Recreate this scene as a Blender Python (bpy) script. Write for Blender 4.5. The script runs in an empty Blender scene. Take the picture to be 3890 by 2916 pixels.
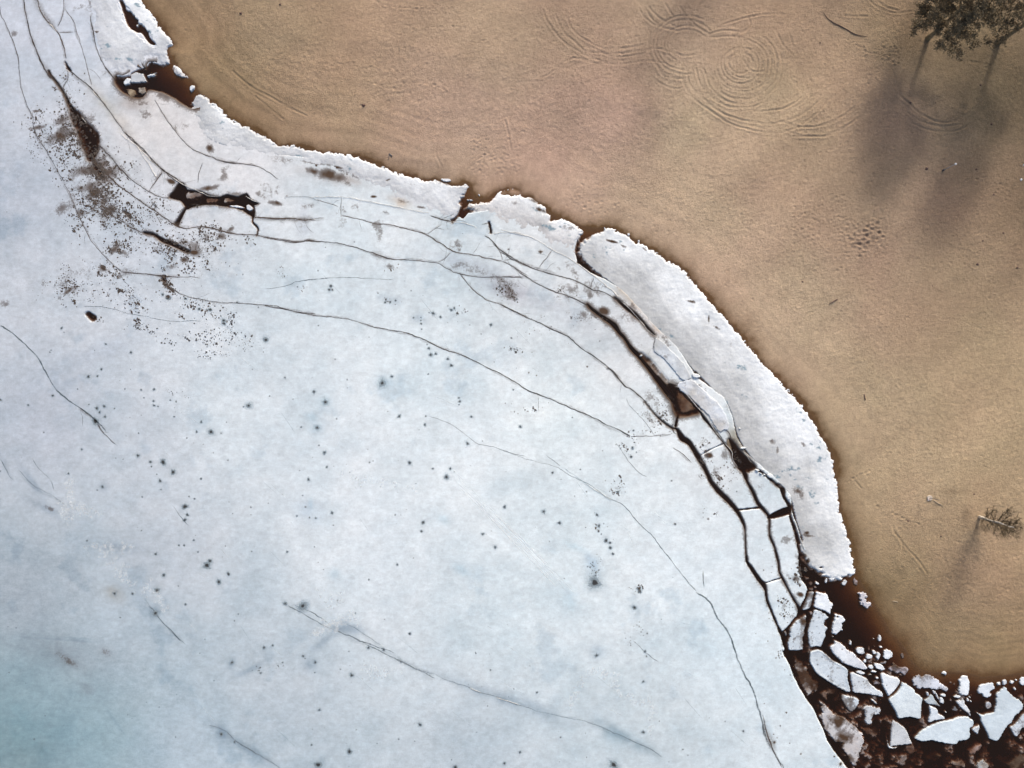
import bpy, math, random
import numpy as np
from mathutils import Vector
rnd = random.Random(11)
rng = np.random.default_rng(11)
sc = bpy.context.scene
# ------------------------------------------------------------------ camera, sky, sun, exposure
CAM_H = 120.0
cam = bpy.data.cameras.new("camera"); cam_o = bpy.data.objects.new("camera", cam)
sc.collection.objects.link(cam_o); sc.camera = cam_o
cam.lens = 24.0; cam.sensor_width = 36.0; cam.clip_start = 1.0; cam.clip_end = 20000
cam_o.location = (0, 0, CAM_H); cam_o.rotation_euler = (0, 0, 0)      # looks straight down, image top = +Y
SUN_EL = 27.0; SUN_DIR2 = Vector((0.30, 0.954)).normalized()
w = bpy.data.worlds.new("World"); sc.world = w; w.use_nodes = True
nt = w.node_tree; bg = nt.nodes['Background']; sky = nt.nodes.new('ShaderNodeTexSky')
sky.sky_type = 'NISHITA'; sky.sun_disc = False
sky.sun_elevation = math.radians(SUN_EL); sky.sun_rotation = math.atan2(SUN_DIR2.x, SUN_DIR2.y)
nt.links.new(sky.outputs[0], bg.inputs[0]); bg.inputs[1].default_value = 0.15; sky.dust_density = 5.0; sky.air_density = 1.0; sky.ozone_density = .6
sl = bpy.data.lights.new("sun", 'SUN'); sl.energy = 2.75; sl.angle = math.radians(6.5); sl.color = (1.0, 0.95, 0.89)
so = bpy.data.objects.new("sun", sl); sc.collection.objects.link(so)
ce = math.cos(math.radians(SUN_EL))
so.rotation_euler = Vector((-SUN_DIR2.x*ce, -SUN_DIR2.y*ce, -math.sin(math.radians(SUN_EL)))).to_track_quat('-Z', 'Y').to_euler()
so.location = (30, 95, 60)
vs = sc.view_settings
vs.view_transform = 'Standard'; vs.look = 'None'; vs.gamma = 1.0; vs.use_curve_mapping = False; vs.exposure = 0.20
sc.cycles.max_bounces = 5; sc.cycles.transparent_max_bounces = 64

# ------------------------------------------------------------------ map units: survey units (u) -> metres
S = 180.0/3890.0
def M(p, z=0.0):
    p = np.asarray(p, float); k = (1-z/CAM_H)
    return np.stack([(p[..., 0]-1945)*S*k, (1458-p[..., 1])*S*k], -1)
ORG = dict(C1=(0,0,2.3689), C2=(200,500,2.211), C3=(1000,500,2.211), C4=(1900,700,2.211), C5=(2300,1400,2.211),
           C6=(1900,1500,2.211), B=(1000,1000,2.211), D1=(3000,0,2.474), D2=(3000,600,2.474), D3=(3100,1700,2.763),
           R1=(2800,2050,3.685), R2=(3290,2466,3.685), R3=(2900,2466,3.685), T=(1900,0,1.58), Q=(600,0,1.58),
           V=(0,0,1/1.7586), E=(0,1000,2.211), F=(0,1700,2.211), G=(1000,1700,2.211), H=(500,2166,2.211),
           I=(1500,2166,2.211), L=(0,2300,2.691))
def c(k, *pts):
    ox, oy, s = ORG[k]
    return [(ox+p[0]/s, oy+p[1]/s) + tuple(p[2:]) for p in pts]
def cw(k, *pts):      # with widths, also scaled
    ox, oy, s = ORG[k]
    return [(ox+p[0]/s, oy+p[1]/s, p[2]/s*S) for p in pts]
def s2l(rgb):
    a = np.asarray(rgb, float)/255.0
    return np.where(a <= .04045, a/12.92, ((a+.055)/1.055)**2.4)

# ------------------------------------------------------------------ noise
def _h(ix, iy, seed):
    n = (ix.astype(np.int64)*374761393 + iy.astype(np.int64)*668265263 + seed*974634777) & 0xffffffff
    n = ((n ^ (n >> 13))*1274126177) & 0xffffffff
    n = n ^ (n >> 16)
    return (n & 0xffffff)/float(0xffffff)
def vn(x, y, seed=0):
    ix = np.floor(x); iy = np.floor(y); fx = x-ix; fy = y-iy
    fx = fx*fx*fx*(fx*(fx*6-15)+10); fy = fy*fy*fy*(fy*(fy*6-15)+10)
    a = _h(ix, iy, seed); b = _h(ix+1, iy, seed); c_ = _h(ix, iy+1, seed); d = _h(ix+1, iy+1, seed)
    return (a+(b-a)*fx)+((c_+(d-c_)*fx)-(a+(b-a)*fx))*fy
def fbm(x, y, sc_, octv=4, seed=0, gain=.5):
    t = 0; a = 1; n = 0
    ca, sa = math.cos(.6), math.sin(.6)
    x = x/sc_; y = y/sc_
    for o in range(octv):
        t = t + a*(vn(x, y, seed+o*17)-.5)*2; n += a; a *= gain
        x, y = (x*ca-y*sa)*2.03+7.1, (x*sa+y*ca)*2.03+3.3
    return t/n
def sst(a, b, x):
    t = np.clip((x-a)/(b-a), 0, 1); return t*t*(3-2*t)

# ------------------------------------------------------------------ grid helpers
class Grid:
    def __init__(s, xs, ys):
        s.xs = np.asarray(xs); s.ys = np.asarray(ys); s.X, s.Y = np.meshgrid(s.xs, s.ys); s.shape = s.X.shape
    def win(s, x0, x1, y0, y1):
        i0, i1 = np.searchsorted(s.xs, [x0, x1]); j0, j1 = np.searchsorted(s.ys, [y0, y1])
        return slice(max(j0-1, 0), j1+1), slice(max(i0-1, 0), i1+1)
def seg_update(g, D, p, q, w0, w1, R, T=None, t0=0, t1=1):
    """D = min(D, distance to segment - half width); R reach"""
    wy = g.win(min(p[0], q[0])-R, max(p[0], q[0])+R, min(p[1], q[1])-R, max(p[1], q[1])+R)
    X = g.X[wy]; Y = g.Y[wy]
    if X.size == 0: return
    dx, dy = q[0]-p[0], q[1]-p[1]; L = dx*dx+dy*dy+1e-9
    t = np.clip(((X-p[0])*dx+(Y-p[1])*dy)/L, 0, 1)
    d = np.hypot(X-p[0]-t*dx, Y-p[1]-t*dy)-(w0+(w1-w0)*t)*.5
    D[wy] = np.minimum(D[wy], d)
def inside(g, poly):
    m = np.zeros(g.shape, bool); n = len(poly)
    for i in range(n):
        x0, y0 = poly[i]; x1, y1 = poly[(i+1) % n]
        if y0 == y1: continue
        j0, j1 = np.searchsorted(g.ys, [min(y0, y1), max(y0, y1)])
        if j1 <= j0: continue
        Y = g.ys[j0:j1]; xc = x0+(Y-y0)*(x1-x0)/(y1-y0)
        m[j0:j1] ^= g.xs[None, :] < xc[:, None]
    return m
def sdf(g, poly, R):
    D = np.full(g.shape, R+1.0)
    for i in range(len(poly)):
        seg_update(g, D, poly[i], poly[(i+1) % len(poly)], 0, 0, R)
    m = inside(g, poly)
    return np.where(m, D, -D)
def smooth(pts, n=4, closed=False):
    """Catmull-Rom resample of points (k columns)"""
    P = np.asarray(pts, float)
    if len(P) < 3: return P
    out = []
    N = len(P); rngs = range(N if closed else N-1)
    for i in rngs:
        if closed: p0, p1, p2, p3 = P[(i-1) % N], P[i], P[(i+1) % N], P[(i+2) % N]
        else: p0, p1, p2, p3 = P[max(i-1, 0)], P[i], P[i+1], P[min(i+2, N-1)]
        for k in range(n):
            t = k/n
            out.append(.5*((2*p1)+(-p0+p2)*t+(2*p0-5*p1+4*p2-p3)*t*t+(-p0+3*p1-3*p2+p3)*t**3))
    if not closed: out.append(P[-1])
    return np.array(out)

# ------------------------------------------------------------------ mesh building
def mesh_obj(name, V, F, mats, cols=None, alpha=None, fl=None, midx=None, parent=None, smooth_sh=True):
    me = bpy.data.meshes.new(name)
    V = np.asarray(V, np.float32); F = np.asarray(F, np.int32)
    k = F.shape[1]
    me.vertices.add(len(V)); me.vertices.foreach_set('co', V.ravel())
    me.loops.add(F.size); me.loops.foreach_set('vertex_index', F.ravel())
    me.polygons.add(len(F)); me.polygons.foreach_set('loop_start', np.arange(len(F), dtype=np.int32)*k)
    if midx is not None: me.polygons.foreach_set('material_index', np.asarray(midx, np.int32))
    me.polygons.foreach_set('use_smooth', np.full(len(F), smooth_sh))
    for m in (mats if isinstance(mats, (list, tuple)) else [mats]): me.materials.append(m)
    if cols is not None:
        a = me.attributes.new('col', 'FLOAT_COLOR', 'POINT')
        cc = np.ones((len(V), 4), np.float32); cc[:, :3] = cols; a.data.foreach_set('color', cc.ravel())
    for nm, arr in (('alpha', alpha), ('stain', fl)):
        if arr is not None:
            a = me.attributes.new(nm, 'FLOAT', 'POINT'); a.data.foreach_set('value', np.asarray(arr, np.float32).ravel())
    me.update(calc_edges=True)
    o = bpy.data.objects.new(name, me); sc.collection.objects.link(o)
    if parent is not None: o.parent = parent
    return o
def grid_faces(shape, keep):
    ny, nx = shape
    idx = np.arange(ny*nx).reshape(ny, nx)
    F = np.stack([idx[:-1, :-1], idx[:-1, 1:], idx[1:, 1:], idx[1:, :-1]], -1)
    return F[keep]
def compact(V, F, *attrs):
    used = np.unique(F); remap = np.full(len(V), -1, np.int64); remap[used] = np.arange(len(used))
    return (V[used], remap[F]) + tuple(a[used] for a in attrs)
def tag(o, label=None, cat=None, group=None, kind=None):
    if label: o['label'] = label
    if cat: o['category'] = cat
    if group: o['group'] = group
    if kind: o['kind'] = kind
    return o
def empty(name, loc):
    o = bpy.data.objects.new(name, None); sc.collection.objects.link(o); o.location = loc; o.empty_display_size = .3
    return o

# ------------------------------------------------------------------ materials
def mat(name):
    m = bpy.data.materials.new(name); m.use_nodes = True
    return m, m.node_tree.nodes, m.node_tree.links, m.node_tree.nodes['Principled BSDF']
def N(ns, t, **kw):
    n = ns.new(t)
    for k_, v in kw.items():
        if k_ in n.inputs.keys(): n.inputs[k_].default_value = v
        else: setattr(n, k_, v)
    return n
def math_(ns, ln, op, a, b, clamp=False):
    n = ns.new('ShaderNodeMath'); n.operation = op; n.use_clamp = clamp
    for i, v in enumerate((a, b)):
        if isinstance(v, (int, float)): n.inputs[i].default_value = v
        else: ln.new(v, n.inputs[i])
    return n.outputs[0]
def mapping(ns, ln, scale, rot=0.0):
    co = ns.new('ShaderNodeTexCoord'); mp = ns.new('ShaderNodeMapping')
    mp.inputs['Scale'].default_value = scale; mp.inputs['Rotation'].default_value = (0, 0, rot)
    ln.new(co.outputs['Object'], mp.inputs['Vector']); return mp.outputs[0]

# sand
m_sand, ns, ln, b = mat('sand')
at = N(ns, 'ShaderNodeAttribute', attribute_name='col'); ra = N(ns, 'ShaderNodeAttribute', attribute_name='stain')
v1 = mapping(ns, ln, (1, 1, 1)); v2 = mapping(ns, ln, (1.0, 1.3, 1.0), math.radians(35))
n1 = N(ns, 'ShaderNodeTexNoise', Scale=3.4, Detail=6.0, Roughness=.8); ln.new(v2, n1.inputs['Vector'])
n2 = N(ns, 'ShaderNodeTexNoise', Scale=9.0, Detail=3.0, Roughness=.7); ln.new(v1, n2.inputs['Vector'])
n3 = N(ns, 'ShaderNodeTexNoise', Scale=.35, Detail=5.0, Roughness=.6); ln.new(v1, n3.inputs['Vector'])
x = math_(ns, ln, 'MULTIPLY_ADD', n2.outputs['Fac'], 1.1); x.node.inputs[2].default_value = .45
y = math_(ns, ln, 'MULTIPLY_ADD', n3.outputs['Fac'], .24); y.node.inputs[2].default_value = .88
xy = math_(ns, ln, 'MULTIPLY', x, y)
mx = N(ns, 'ShaderNodeVectorMath', operation='SCALE'); ln.new(at.outputs['Color'], mx.inputs[0]); ln.new(xy, mx.inputs['Scale'])
ln.new(mx.outputs[0], b.inputs['Base Color']); b.inputs['Roughness'].default_value = .95
b.inputs['Specular IOR Level'].default_value = .15
hh = math_(ns, ln, 'MULTIPLY', n1.outputs['Fac'], ra.outputs['Fac'])
h2 = math_(ns, ln, 'MULTIPLY_ADD', n2.outputs['Fac'], .16); ln.new(hh, h2.node.inputs[2])
bp = N(ns, 'ShaderNodeBump', Strength=1.0, Distance=.20); ln.new(h2, bp.inputs['Height']); ln.new(bp.outputs[0], b.inputs['Normal'])

def ice_material(name, bump, spec_lo, streak=True, rough=.6):
    m, ns, ln, b = mat(name)
    at = N(ns, 'ShaderNodeAttribute', attribute_name='col'); st = N(ns, 'ShaderNodeAttribute', attribute_name='stain')
    v1 = mapping(ns, ln, (1, 1, 1)); v2 = mapping(ns, ln, (1.0, 2.6, 1.0), math.radians(40))
    n1 = N(ns, 'ShaderNodeTexNoise', Scale=.55, Detail=7.0, Roughness=.68); ln.new(v2, n1.inputs['Vector'])
    n2 = N(ns, 'ShaderNodeTexNoise', Scale=1.15, Detail=5.0, Roughness=.8); ln.new(v1, n2.inputs['Vector'])
    n3 = N(ns, 'ShaderNodeTexNoise', Scale=14.0, Detail=2.0, Roughness=.6); ln.new(v1, n3.inputs['Vector'])
    a = math_(ns, ln, 'MULTIPLY_ADD', n1.outputs['Fac'], .42 if streak else .26); a.node.inputs[2].default_value = .79 if streak else .87
    d = math_(ns, ln, 'MULTIPLY_ADD', n3.outputs['Fac'], .60); d.node.inputs[2].default_value = .70
    ad = math_(ns, ln, 'MULTIPLY', a, d)
    sc1 = N(ns, 'ShaderNodeVectorMath', operation='SCALE'); ln.new(at.outputs['Color'], sc1.inputs[0]); ln.new(ad, sc1.inputs['Scale'])
    # brown grit frozen into the ice, breaks up in grains
    f = math_(ns, ln, 'MULTIPLY_ADD', st.outputs['Fac'], 1.35); f.node.inputs[2].default_value = -1.10
    n5 = N(ns, 'ShaderNodeTexNoise', Scale=3.2, Detail=3.0, Roughness=.85); ln.new(v1, n5.inputs['Vector'])
    g0 = math_(ns, ln, 'MULTIPLY_ADD', n2.outputs['Fac'], .50); ln.new(f, g0.node.inputs[2])
    g_ = math_(ns, ln, 'MULTIPLY_ADD', n5.outputs['Fac'], 1.05); ln.new(g0, g_.node.inputs[2])
    k = math_(ns, ln, 'MULTIPLY', g_, 7.0, True)
    k2 = math_(ns, ln, 'MULTIPLY', k, st.outputs['Fac'], False)
    k3 = math_(ns, ln, 'MULTIPLY', k2, 1.7, True)
    mxx = ns.new('ShaderNodeMix'); mxx.data_type = 'RGBA'
    ln.new(k3, mxx.inputs[0]); ln.new(sc1.outputs[0], mxx.inputs[6]); mxx.inputs[7].default_value = (.065, .038, .022, 1)
    ln.new(mxx.outputs[2], b.inputs['Base Color']); b.inputs['Roughness'].default_value = rough
    b.inputs['Specular IOR Level'].default_value = spec_lo
    h = math_(ns, ln, 'MULTIPLY_ADD', n3.outputs['Fac'], .25); ln.new(n2.outputs['Fac'], h.node.inputs[2])
    bp = N(ns, 'ShaderNodeBump', Strength=1.0, Distance=bump); ln.new(h, bp.inputs['Height']); ln.new(bp.outputs[0], b.inputs['Normal'])
    return m
m_ice = ice_material('lake_ice', .035, .3, True, .55)
m_floe = ice_material('floe_ice', .05, .25, False, .6)
m_snow = ice_material('granular_snow', .06, .1, False, .9)

m_mark, ns, ln, b = mat('ice_marks')     # cracks, melt holes, ridges: colour and coverage stored on the mesh
at = N(ns, 'ShaderNodeAttribute', attribute_name='col'); al = N(ns, 'ShaderNodeAttribute', attribute_name='alpha')
ln.new(at.outputs['Color'], b.inputs['Base Color']); b.inputs['Roughness'].default_value = .7
v1 = mapping(ns, ln, (1, 1, 1)); n1 = N(ns, 'ShaderNodeTexNoise', Scale=5.0, Detail=3.0, Roughness=.7); ln.new(v1, n1.inputs['Vector'])
q = math_(ns, ln, 'MULTIPLY_ADD', n1.outputs['Fac'], 3.4); q.node.inputs[2].default_value = -.75
q2 = math_(ns, ln, 'MULTIPLY', q, al.outputs['Fac'], True)
ln.new(q2, b.inputs['Alpha'])

# water: real absorption through its depth
m_water = bpy.data.materials.new('bog_water'); m_water.use_nodes = True
ns = m_water.node_tree.nodes; ln = m_water.node_tree.links; ns.clear()
out = ns.new('ShaderNodeOutputMaterial'); tr = ns.new('ShaderNodeBsdfTransparent'); gl = ns.new('ShaderNodeBsdfGlossy')
gl.inputs['Roughness'].default_value = .08; ms = ns.new('ShaderNodeMixShader'); ms.inputs[0].default_value = .03; df = ns.new('ShaderNodeBsdfDiffuse'); df.inputs[0].default_value = (.20, .10, .045, 1); m2 = ns.new('ShaderNodeMixShader'); m2.inputs[0].default_value = .06
ln.new(ms.outputs[0], m2.inputs[1]); ln.new(df.outputs[0], m2.inputs[2]); ln.new(tr.outputs[0], ms.inputs[1]); ln.new(gl.outputs[0], ms.inputs[2])
ln.new(m2.outputs[0], out.inputs['Surface'])
va = ns.new('ShaderNodeVolumeAbsorption'); va.inputs['Color'].default_value = (.60, .42, .27, 1); va.inputs['Density'].default_value = 5.2
ln.new(va.outputs[0], out.inputs['Volume'])

def plain(name, col, rough=.8, spec=.3, noise=.25, nscale=3.0, bump=.0):
    m, ns, ln, b = mat(name)
    v1 = mapping(ns, ln, (1, 1, 1)); n1 = N(ns, 'ShaderNodeTexNoise', Scale=nscale, Detail=4.0, Roughness=.65); ln.new(v1, n1.inputs['Vector'])
    rp = ns.new('ShaderNodeValToRGB'); c0 = [max(0, v*(1-noise)) for v in col]; c1 = [min(1, v*(1+noise)) for v in col]
    rp.color_ramp.elements[0].color = (*c0, 1); rp.color_ramp.elements[1].color = (*c1, 1)
    rp.color_ramp.elements[0].position = .3; rp.color_ramp.elements[1].position = .7
    ln.new(n1.outputs['Fac'], rp.inputs[0]); ln.new(rp.outputs[0], b.inputs['Base Color'])
    b.inputs['Roughness'].default_value = rough; b.inputs['Specular IOR Level'].default_value = spec
    if bump:
        bp = N(ns, 'ShaderNodeBump', Strength=1.0, Distance=bump); ln.new(n1.outputs['Fac'], bp.inputs['Height']); ln.new(bp.outputs[0], b.inputs['Normal'])
    return m
m_bark = plain('pine_bark', (.27, .215, .14), .9, .1, .35, 4, .03)
m_needle = plain('pine_needles', (.20, .155, .095), .8, .1, .3, 1.2)
m_birch = plain('birch_bark', (.62, .58, .52), .8, .2, .35, 6)
m_twig = plain('bare_twigs', (.075, .058, .038), .9, .1, .3, 3)
m_conc = plain('concrete', (.48, .42, .36), .9, .2, .15, 4)
m_white = plain('white_paint', (.82, .82, .84), .5, .4, .04, 3)
m_red = plain('red_paint', (.62, .07, .05), .5, .4, .08, 3)
m_steel = plain('dark_steel', (.10, .10, .11), .5, .5, .2, 3)
m_wood = plain('grey_driftwood', (.13, .085, .075), .9, .1, .3, 6, .02)
m_lightwood = plain('pale_wood', (.55, .45, .33), .9, .1, .2, 6)

# ================================================================== TRACED OUTLINES (u)
edge1 = c('C1', (1170,-400),(1230,-150),(1270,0),(1330,80),(1400,170),(1440,230),(1500,290),(1550,370),(1570,410),(1530,440),(1550,520),(1590,580),(1650,640),(1720,715),(1765,775),(1800,835),(1870,870),(1930,925),(2000,990),(2060,1050),(2132,1095))
edge2 = c('C3', (80,65),(140,110),(250,110),(350,135),(450,155),(600,170),(720,190),(830,225),(900,250),(950,280),(1030,290),(1090,320),(1150,345),(1250,365),(1330,400),(1450,400),(1560,440),(1650,450),(1720,445))
edge2b = c('C3', (1780,560),(1880,560),(1960,510),(2050,485),(2110,480),(2160,520))
edge3 = c('C4', (0,75),(100,45),(150,60),(200,100),(270,100),(300,140),(380,180),(400,230),(440,260),(520,285),(600,305),(660,335),(720,360),(800,370),(880,360),(950,360),(1000,395),(1080,420),(1110,460),(1160,480),(1230,515),(1400,630),(1500,680),(1640,820),(1760,970),(1840,1060),(1950,1190),(2070,1330),(2190,1480))
edge4 = c('C5', (1370,0),(1470,110),(1600,240),(1700,370),(1800,530),(1870,650),(1920,780),(1930,900),(1950,1000),(1970,1120),(1990,1250),(2040,1400),(2070,1500),(2100,1658))
edge5 = c('R1', (1600,80),(1605,200),(1645,300),(1660,400),(1680,470),(1700,560),(1740,650),(1790,720),(1850,780),(1900,850),(1960,960),(2060,1130),(2150,1280),(2250,1400))
edge6 = c('R2', (560,50),(620,170),(760,290),(950,330),(1150,330),(1300,330),(1450,350),(1600,390),(1800,380),(2000,370),(2211,350),(2700,330),(3600,300))
shore_px = edge1+edge2+edge2b+edge3+edge4+edge5+edge6
shore = M(smooth(shore_px, 3))
# waterline stands a little landward of the snow edge
def offset_line(P, d):
    T = np.gradient(P, axis=0); T /= np.linalg.norm(T, axis=1)[:, None]+1e-9
    Nn = np.stack([-T[:, 1], T[:, 0]], 1)    # left of travel = landward (travel goes down-right => left is up-right)
    return P+Nn*d[:, None] if np.ndim(d) else P+Nn*d
land_poly = [tuple(p) for p in offset_line(shore, .22)]+[(900, -60), (3000, -400), (3000, 3000), (-300, 3000), (-80, 200)]

# ================================================================== GROUND (beach, lake bed and everything out to the horizon)
H_ = .16
def axis(lo, hi, h, far):
    core = np.arange(lo, hi+h*.5, h); a = []; x = hi; st = h*1.6
    while x < far: x += st; st *= 1.35; a.append(x)
    b_ = []; x = lo; st = h*1.6
    while x > -far: x -= st; st *= 1.35; b_.append(x)
    return np.concatenate([np.array(b_[::-1]), core, np.array(a)])
G1 = Grid(axis(-92, 93, H_, 3200), axis(-69, 70, H_, 3200))
X, Y = G1.X, G1.Y
sd = sdf(G1, land_poly, 40.0)        # + on land
dn = sd + fbm(X, Y, 1.2, 3, 5)*.10 + fbm(X, Y, 6, 2, 8)*.25
Zg = np.where(dn > 0, .05*dn+.45*(1-np.exp(-np.maximum(dn, 0)/22.)), .10*dn)
Zg = np.where(dn < -4.5, -.45+(dn+4.5)*.20, Zg); Zg = np.maximum(Zg, -1.6)
Zg = np.minimum(Zg, 1.2+fbm(X, Y, 60, 3, 3)*.3)
landm = sst(0, 3, dn)
Zg += landm*(fbm(X, Y, 14, 3, 21)*.10+fbm(X, Y, 2.5, 3, 22)*.025)
# shore-parallel wave lines on the beach
Zg += landm*.010*np.sin(dn*1.5+fbm(X, Y, 12, 2, 31)*3)*np.exp(-((dn-7)/6)**2)*sst(20, -40, X)
u_ = (X*.766+Y*.643); v_ = (-X*.643+Y*.766)
dim = -np.abs(fbm(u_, v_*1.2, .62, 2, 81, .5))*1.6+.5+1.0*fbm(u_, v_*1.15, .40, 2, 82)
Zg += landm*.030*dim*sst(1., 14, dn)*(.35+.65*sst(-60, -5, X+.4*Y))*(1+.5*fbm(X, Y, 9, 3, 83))
Zg += landm*.008*dim
ln_w = np.exp(-((sd-9)/9.)**2)
Zg += landm*.010*ln_w*np.sin(sd*5.2+fbm(X, Y, 14, 3, 84)*5)*sst(-.2, .5, fbm(X, Y, 11, 2, 85))
Zg += landm*.012*ln_w*np.sin(sd*2.1+fbm(X, Y, 20, 3, 86)*4)
# tyre and foot tracks
def carve(lines, A=.06, sg=.17):
    for L_ in lines:
        P = M(smooth(L_, 6)); P = P+.16*np.stack([fbm(P[:, 0], P[:, 1], 2.5, 3, 91), fbm(P[:, 0], P[:, 1], 2.5, 3, 92)], 1)
        for p, q in zip(P[:-1], P[1:]):
            R = 1.0
            wy = G1.win(min(p[0], q[0])-R, max(p[0], q[0])+R, min(p[1], q[1])-R, max(p[1], q[1])+R)
            xx = G1.X[wy]; yy = G1.Y[wy]; dx, dy = q-p; Ls = math.hypot(dx, dy)+1e-9
            t = ((xx-p[0])*dx+(yy-p[1])*dy)/Ls**2; tt = np.clip(t, 0, 1)
            dd = np.hypot(xx-p[0]-tt*dx, yy-p[1]-tt*dy)
            wgt = ((t >= 0) & (t < 1))
            amp = A*np.clip(.25+1.5*vn(xx/2.2, yy/2.2, 77), 0, 1.4)
            trk[wy] += wgt*amp*(np.exp(-((dd-.30)/sg)**2)*.75-np.exp(-(dd/sg)**2))
trk = np.zeros(G1.shape)
def arc(k, cx, cy, r, a0, a1, ry=None):
    n = max(6, int(abs(a1-a0)/12)); ry = ry or r
    return c(k, *[(cx+r*math.cos(math.radians(a0+(a1-a0)*i/n)), cy+ry*math.sin(math.radians(a0+(a1-a0)*i/n))) for i in range(n+1)])
tr_l = [arc('T',1428,400,72,20,350,62), arc('T',1430,405,105,0,350,98), arc('T',1432,408,122,-60,200,112), arc('T',1435,405,152,-80,170,150),
        arc('T',1438,405,172,-70,140,165), arc('T',1440,410,205,-60,130,205), arc('T',1442,410,232,-20,160,235), arc('T',1430,405,262,60,150,262),
        arc('T',1110,285,135,120,320,110), arc('T',1108,290,118,150,330,92), arc('T',1100,290,175,90,330,150), arc('T',1105,290,198,80,300,175), arc('T',1110,290,232,95,200,205), arc('T',1110,285,95,60,130,70),
        arc('T',1100,60,230,100,170,150), arc('T',1100,40,280,95,165,170),
        c('T',(1230,640),(1350,710),(1500,750),(1640,755),(1800,700),(1900,610)), c('T',(1220,655),(1300,720),(1400,770),(1600,815),(1740,790),(1850,720),(1930,640)),
        c('T',(1650,745),(1850,780),(1970,755),(2050,705),(2140,620)), c('T',(1690,800),(1850,835),(2000,815),(2130,720)),
        c('T',(1590,600),(1500,680),(1680,670),(1800,590)), c('T',(1080,440),(1090,520),(1140,600),(1200,650),(1300,720)), c('T',(1110,440),(1120,510),(1170,580),(1260,650)),
        c('T',(1160,430),(1180,500),(1220,580),(1250,570),(1235,500),(1200,430)), c('T',(250,80),(310,200),(400,290),(500,345),(520,370)), c('T',(330,120),(370,210),(440,270),(500,330)),
        c('T',(400,130),(430,200),(520,270),(620,310),(740,310),(860,285)), c('T',(530,330),(680,345),(800,330),(930,310),(1000,330)), c('T',(560,375),(700,405),(860,385),(960,400)),
        c('T',(540,300),(680,360),(850,340),(900,300)), c('T',(400,370),(500,375),(560,400),(640,400)), c('T',(240,490),(310,450),(370,400),(450,365)),
        c('T',(930,430),(970,470),(1030,490),(1080,488)), c('T',(960,390),(1010,420),(1090,435)), c('T',(890,470),(950,520),(1040,550),(1080,540)),
        c('T',(1240,230),(1330,205),(1440,210),(1480,170),(1470,120)), c('T',(1260,250),(1350,240),(1440,245)), c('T',(1320,170),(1420,140),(1560,110),(1700,110)),
        c('T',(1630,190),(1680,290),(1740,350)), c('T',(1720,230),(1740,300)), c('T',(1380,290),(1400,400),(1400,480),(1470,490)), c('T',(1440,370),(1480,440),(1560,450)),
        c('T',(880,60),(960,140),(1040,180)), c('T',(980,40),(1030,120),(1060,150)), c('T',(1060,20),(1080,80),(1160,170),(1250,230)),
        c('D1',(680,0),(740,70),(830,130),(950,165),(1100,150)), c('D1',(740,-10),(800,60),(870,110),(1000,150)), c('D1',(940,900),(1050,980),(1180,1090),(1350,1170),(1500,1165),(1650,1080)),
        c('D1',(1060,1080),(1200,1170),(1400,1215),(1550,1190)), c('D1',(1100,1180),(1250,1240),(1450,1265),(1600,1220),(1700,1150)), c('D1',(930,700),(1000,930),(1100,1010)),
        c('D1',(0,1210),(180,1220),(300,1190),(460,1120)), c('D1',(0,1300),(250,1310),(400,1260),(560,1180)), c('D1',(480,180),(560,190),(700,190)),
        c('D3',(770,740),(800,870),(880,960),(960,1080),(1060,1190),(1140,1310)), c('D3',(790,800),(830,900),(890,1000),(890,1040)), c('D3',(370,310),(420,370),(470,430)),
        c('Q',(1680,860),(1668,930),(1700,1000)), c('Q',(2080,720),(2110,830),(2120,900)), c('Q',(450,430),(560,520),(700,600),(900,700)), c('Q',(580,580),(660,640),(760,720))]
carve(tr_l, .060, .15)
Zg += np.clip(trk, -.065, .06)*landm
# footprints: small pits with a rim
pits = []
def scatter(k, x0, y0, x1, y1, n, dep=.06, r=.22, along=None):
    for _ in range(n): pits.append((c(k, (rnd.uniform(x0, x1), rnd.uniform(y0, y1)))[0], dep*rnd.uniform(.5, 1.3), r*rnd.uniform(.7, 1.3)))
def trail(k, pts, step=16, jit=6, dep=.07, r=.24):
    P = smooth(c(k, *pts), 8); L = np.concatenate([[0], np.cumsum(np.hypot(*np.diff(P, axis=0).T))])
    for d in np.arange(0, L[-1], step/ORG[k][2]*1.0):
        pits.append(((np.interp(d, L, P[:, 0])+rnd.uniform(-jit, jit)/2, np.interp(d, L, P[:, 1])+rnd.uniform(-jit, jit)/2), dep*rnd.uniform(.5, 1.3), r*rnd.uniform(.7, 1.2)))
scatter('Q',100,50,2200,800,260,.05); scatter('D2',0,0,2200,1650,700,.05); scatter('D1',0,200,1000,1650,260,.05); scatter('T',0,0,2200,940,500,.045); scatter('D3',500,0,2180,1650,420,.05)
scatter('D2',480,590,900,950,110,.09,.30); scatter('D2',500,620,800,820,50,.10,.28); scatter('D1',800,420,1000,650,50,.09); scatter('D2',0,400,500,1100,200,.07)
scatter('C4',900,0,2200,1400,500,.05); scatter('C4',550,0,900,350,90,.07); scatter('C3',1750,50,2150,420,140,.06)
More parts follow.
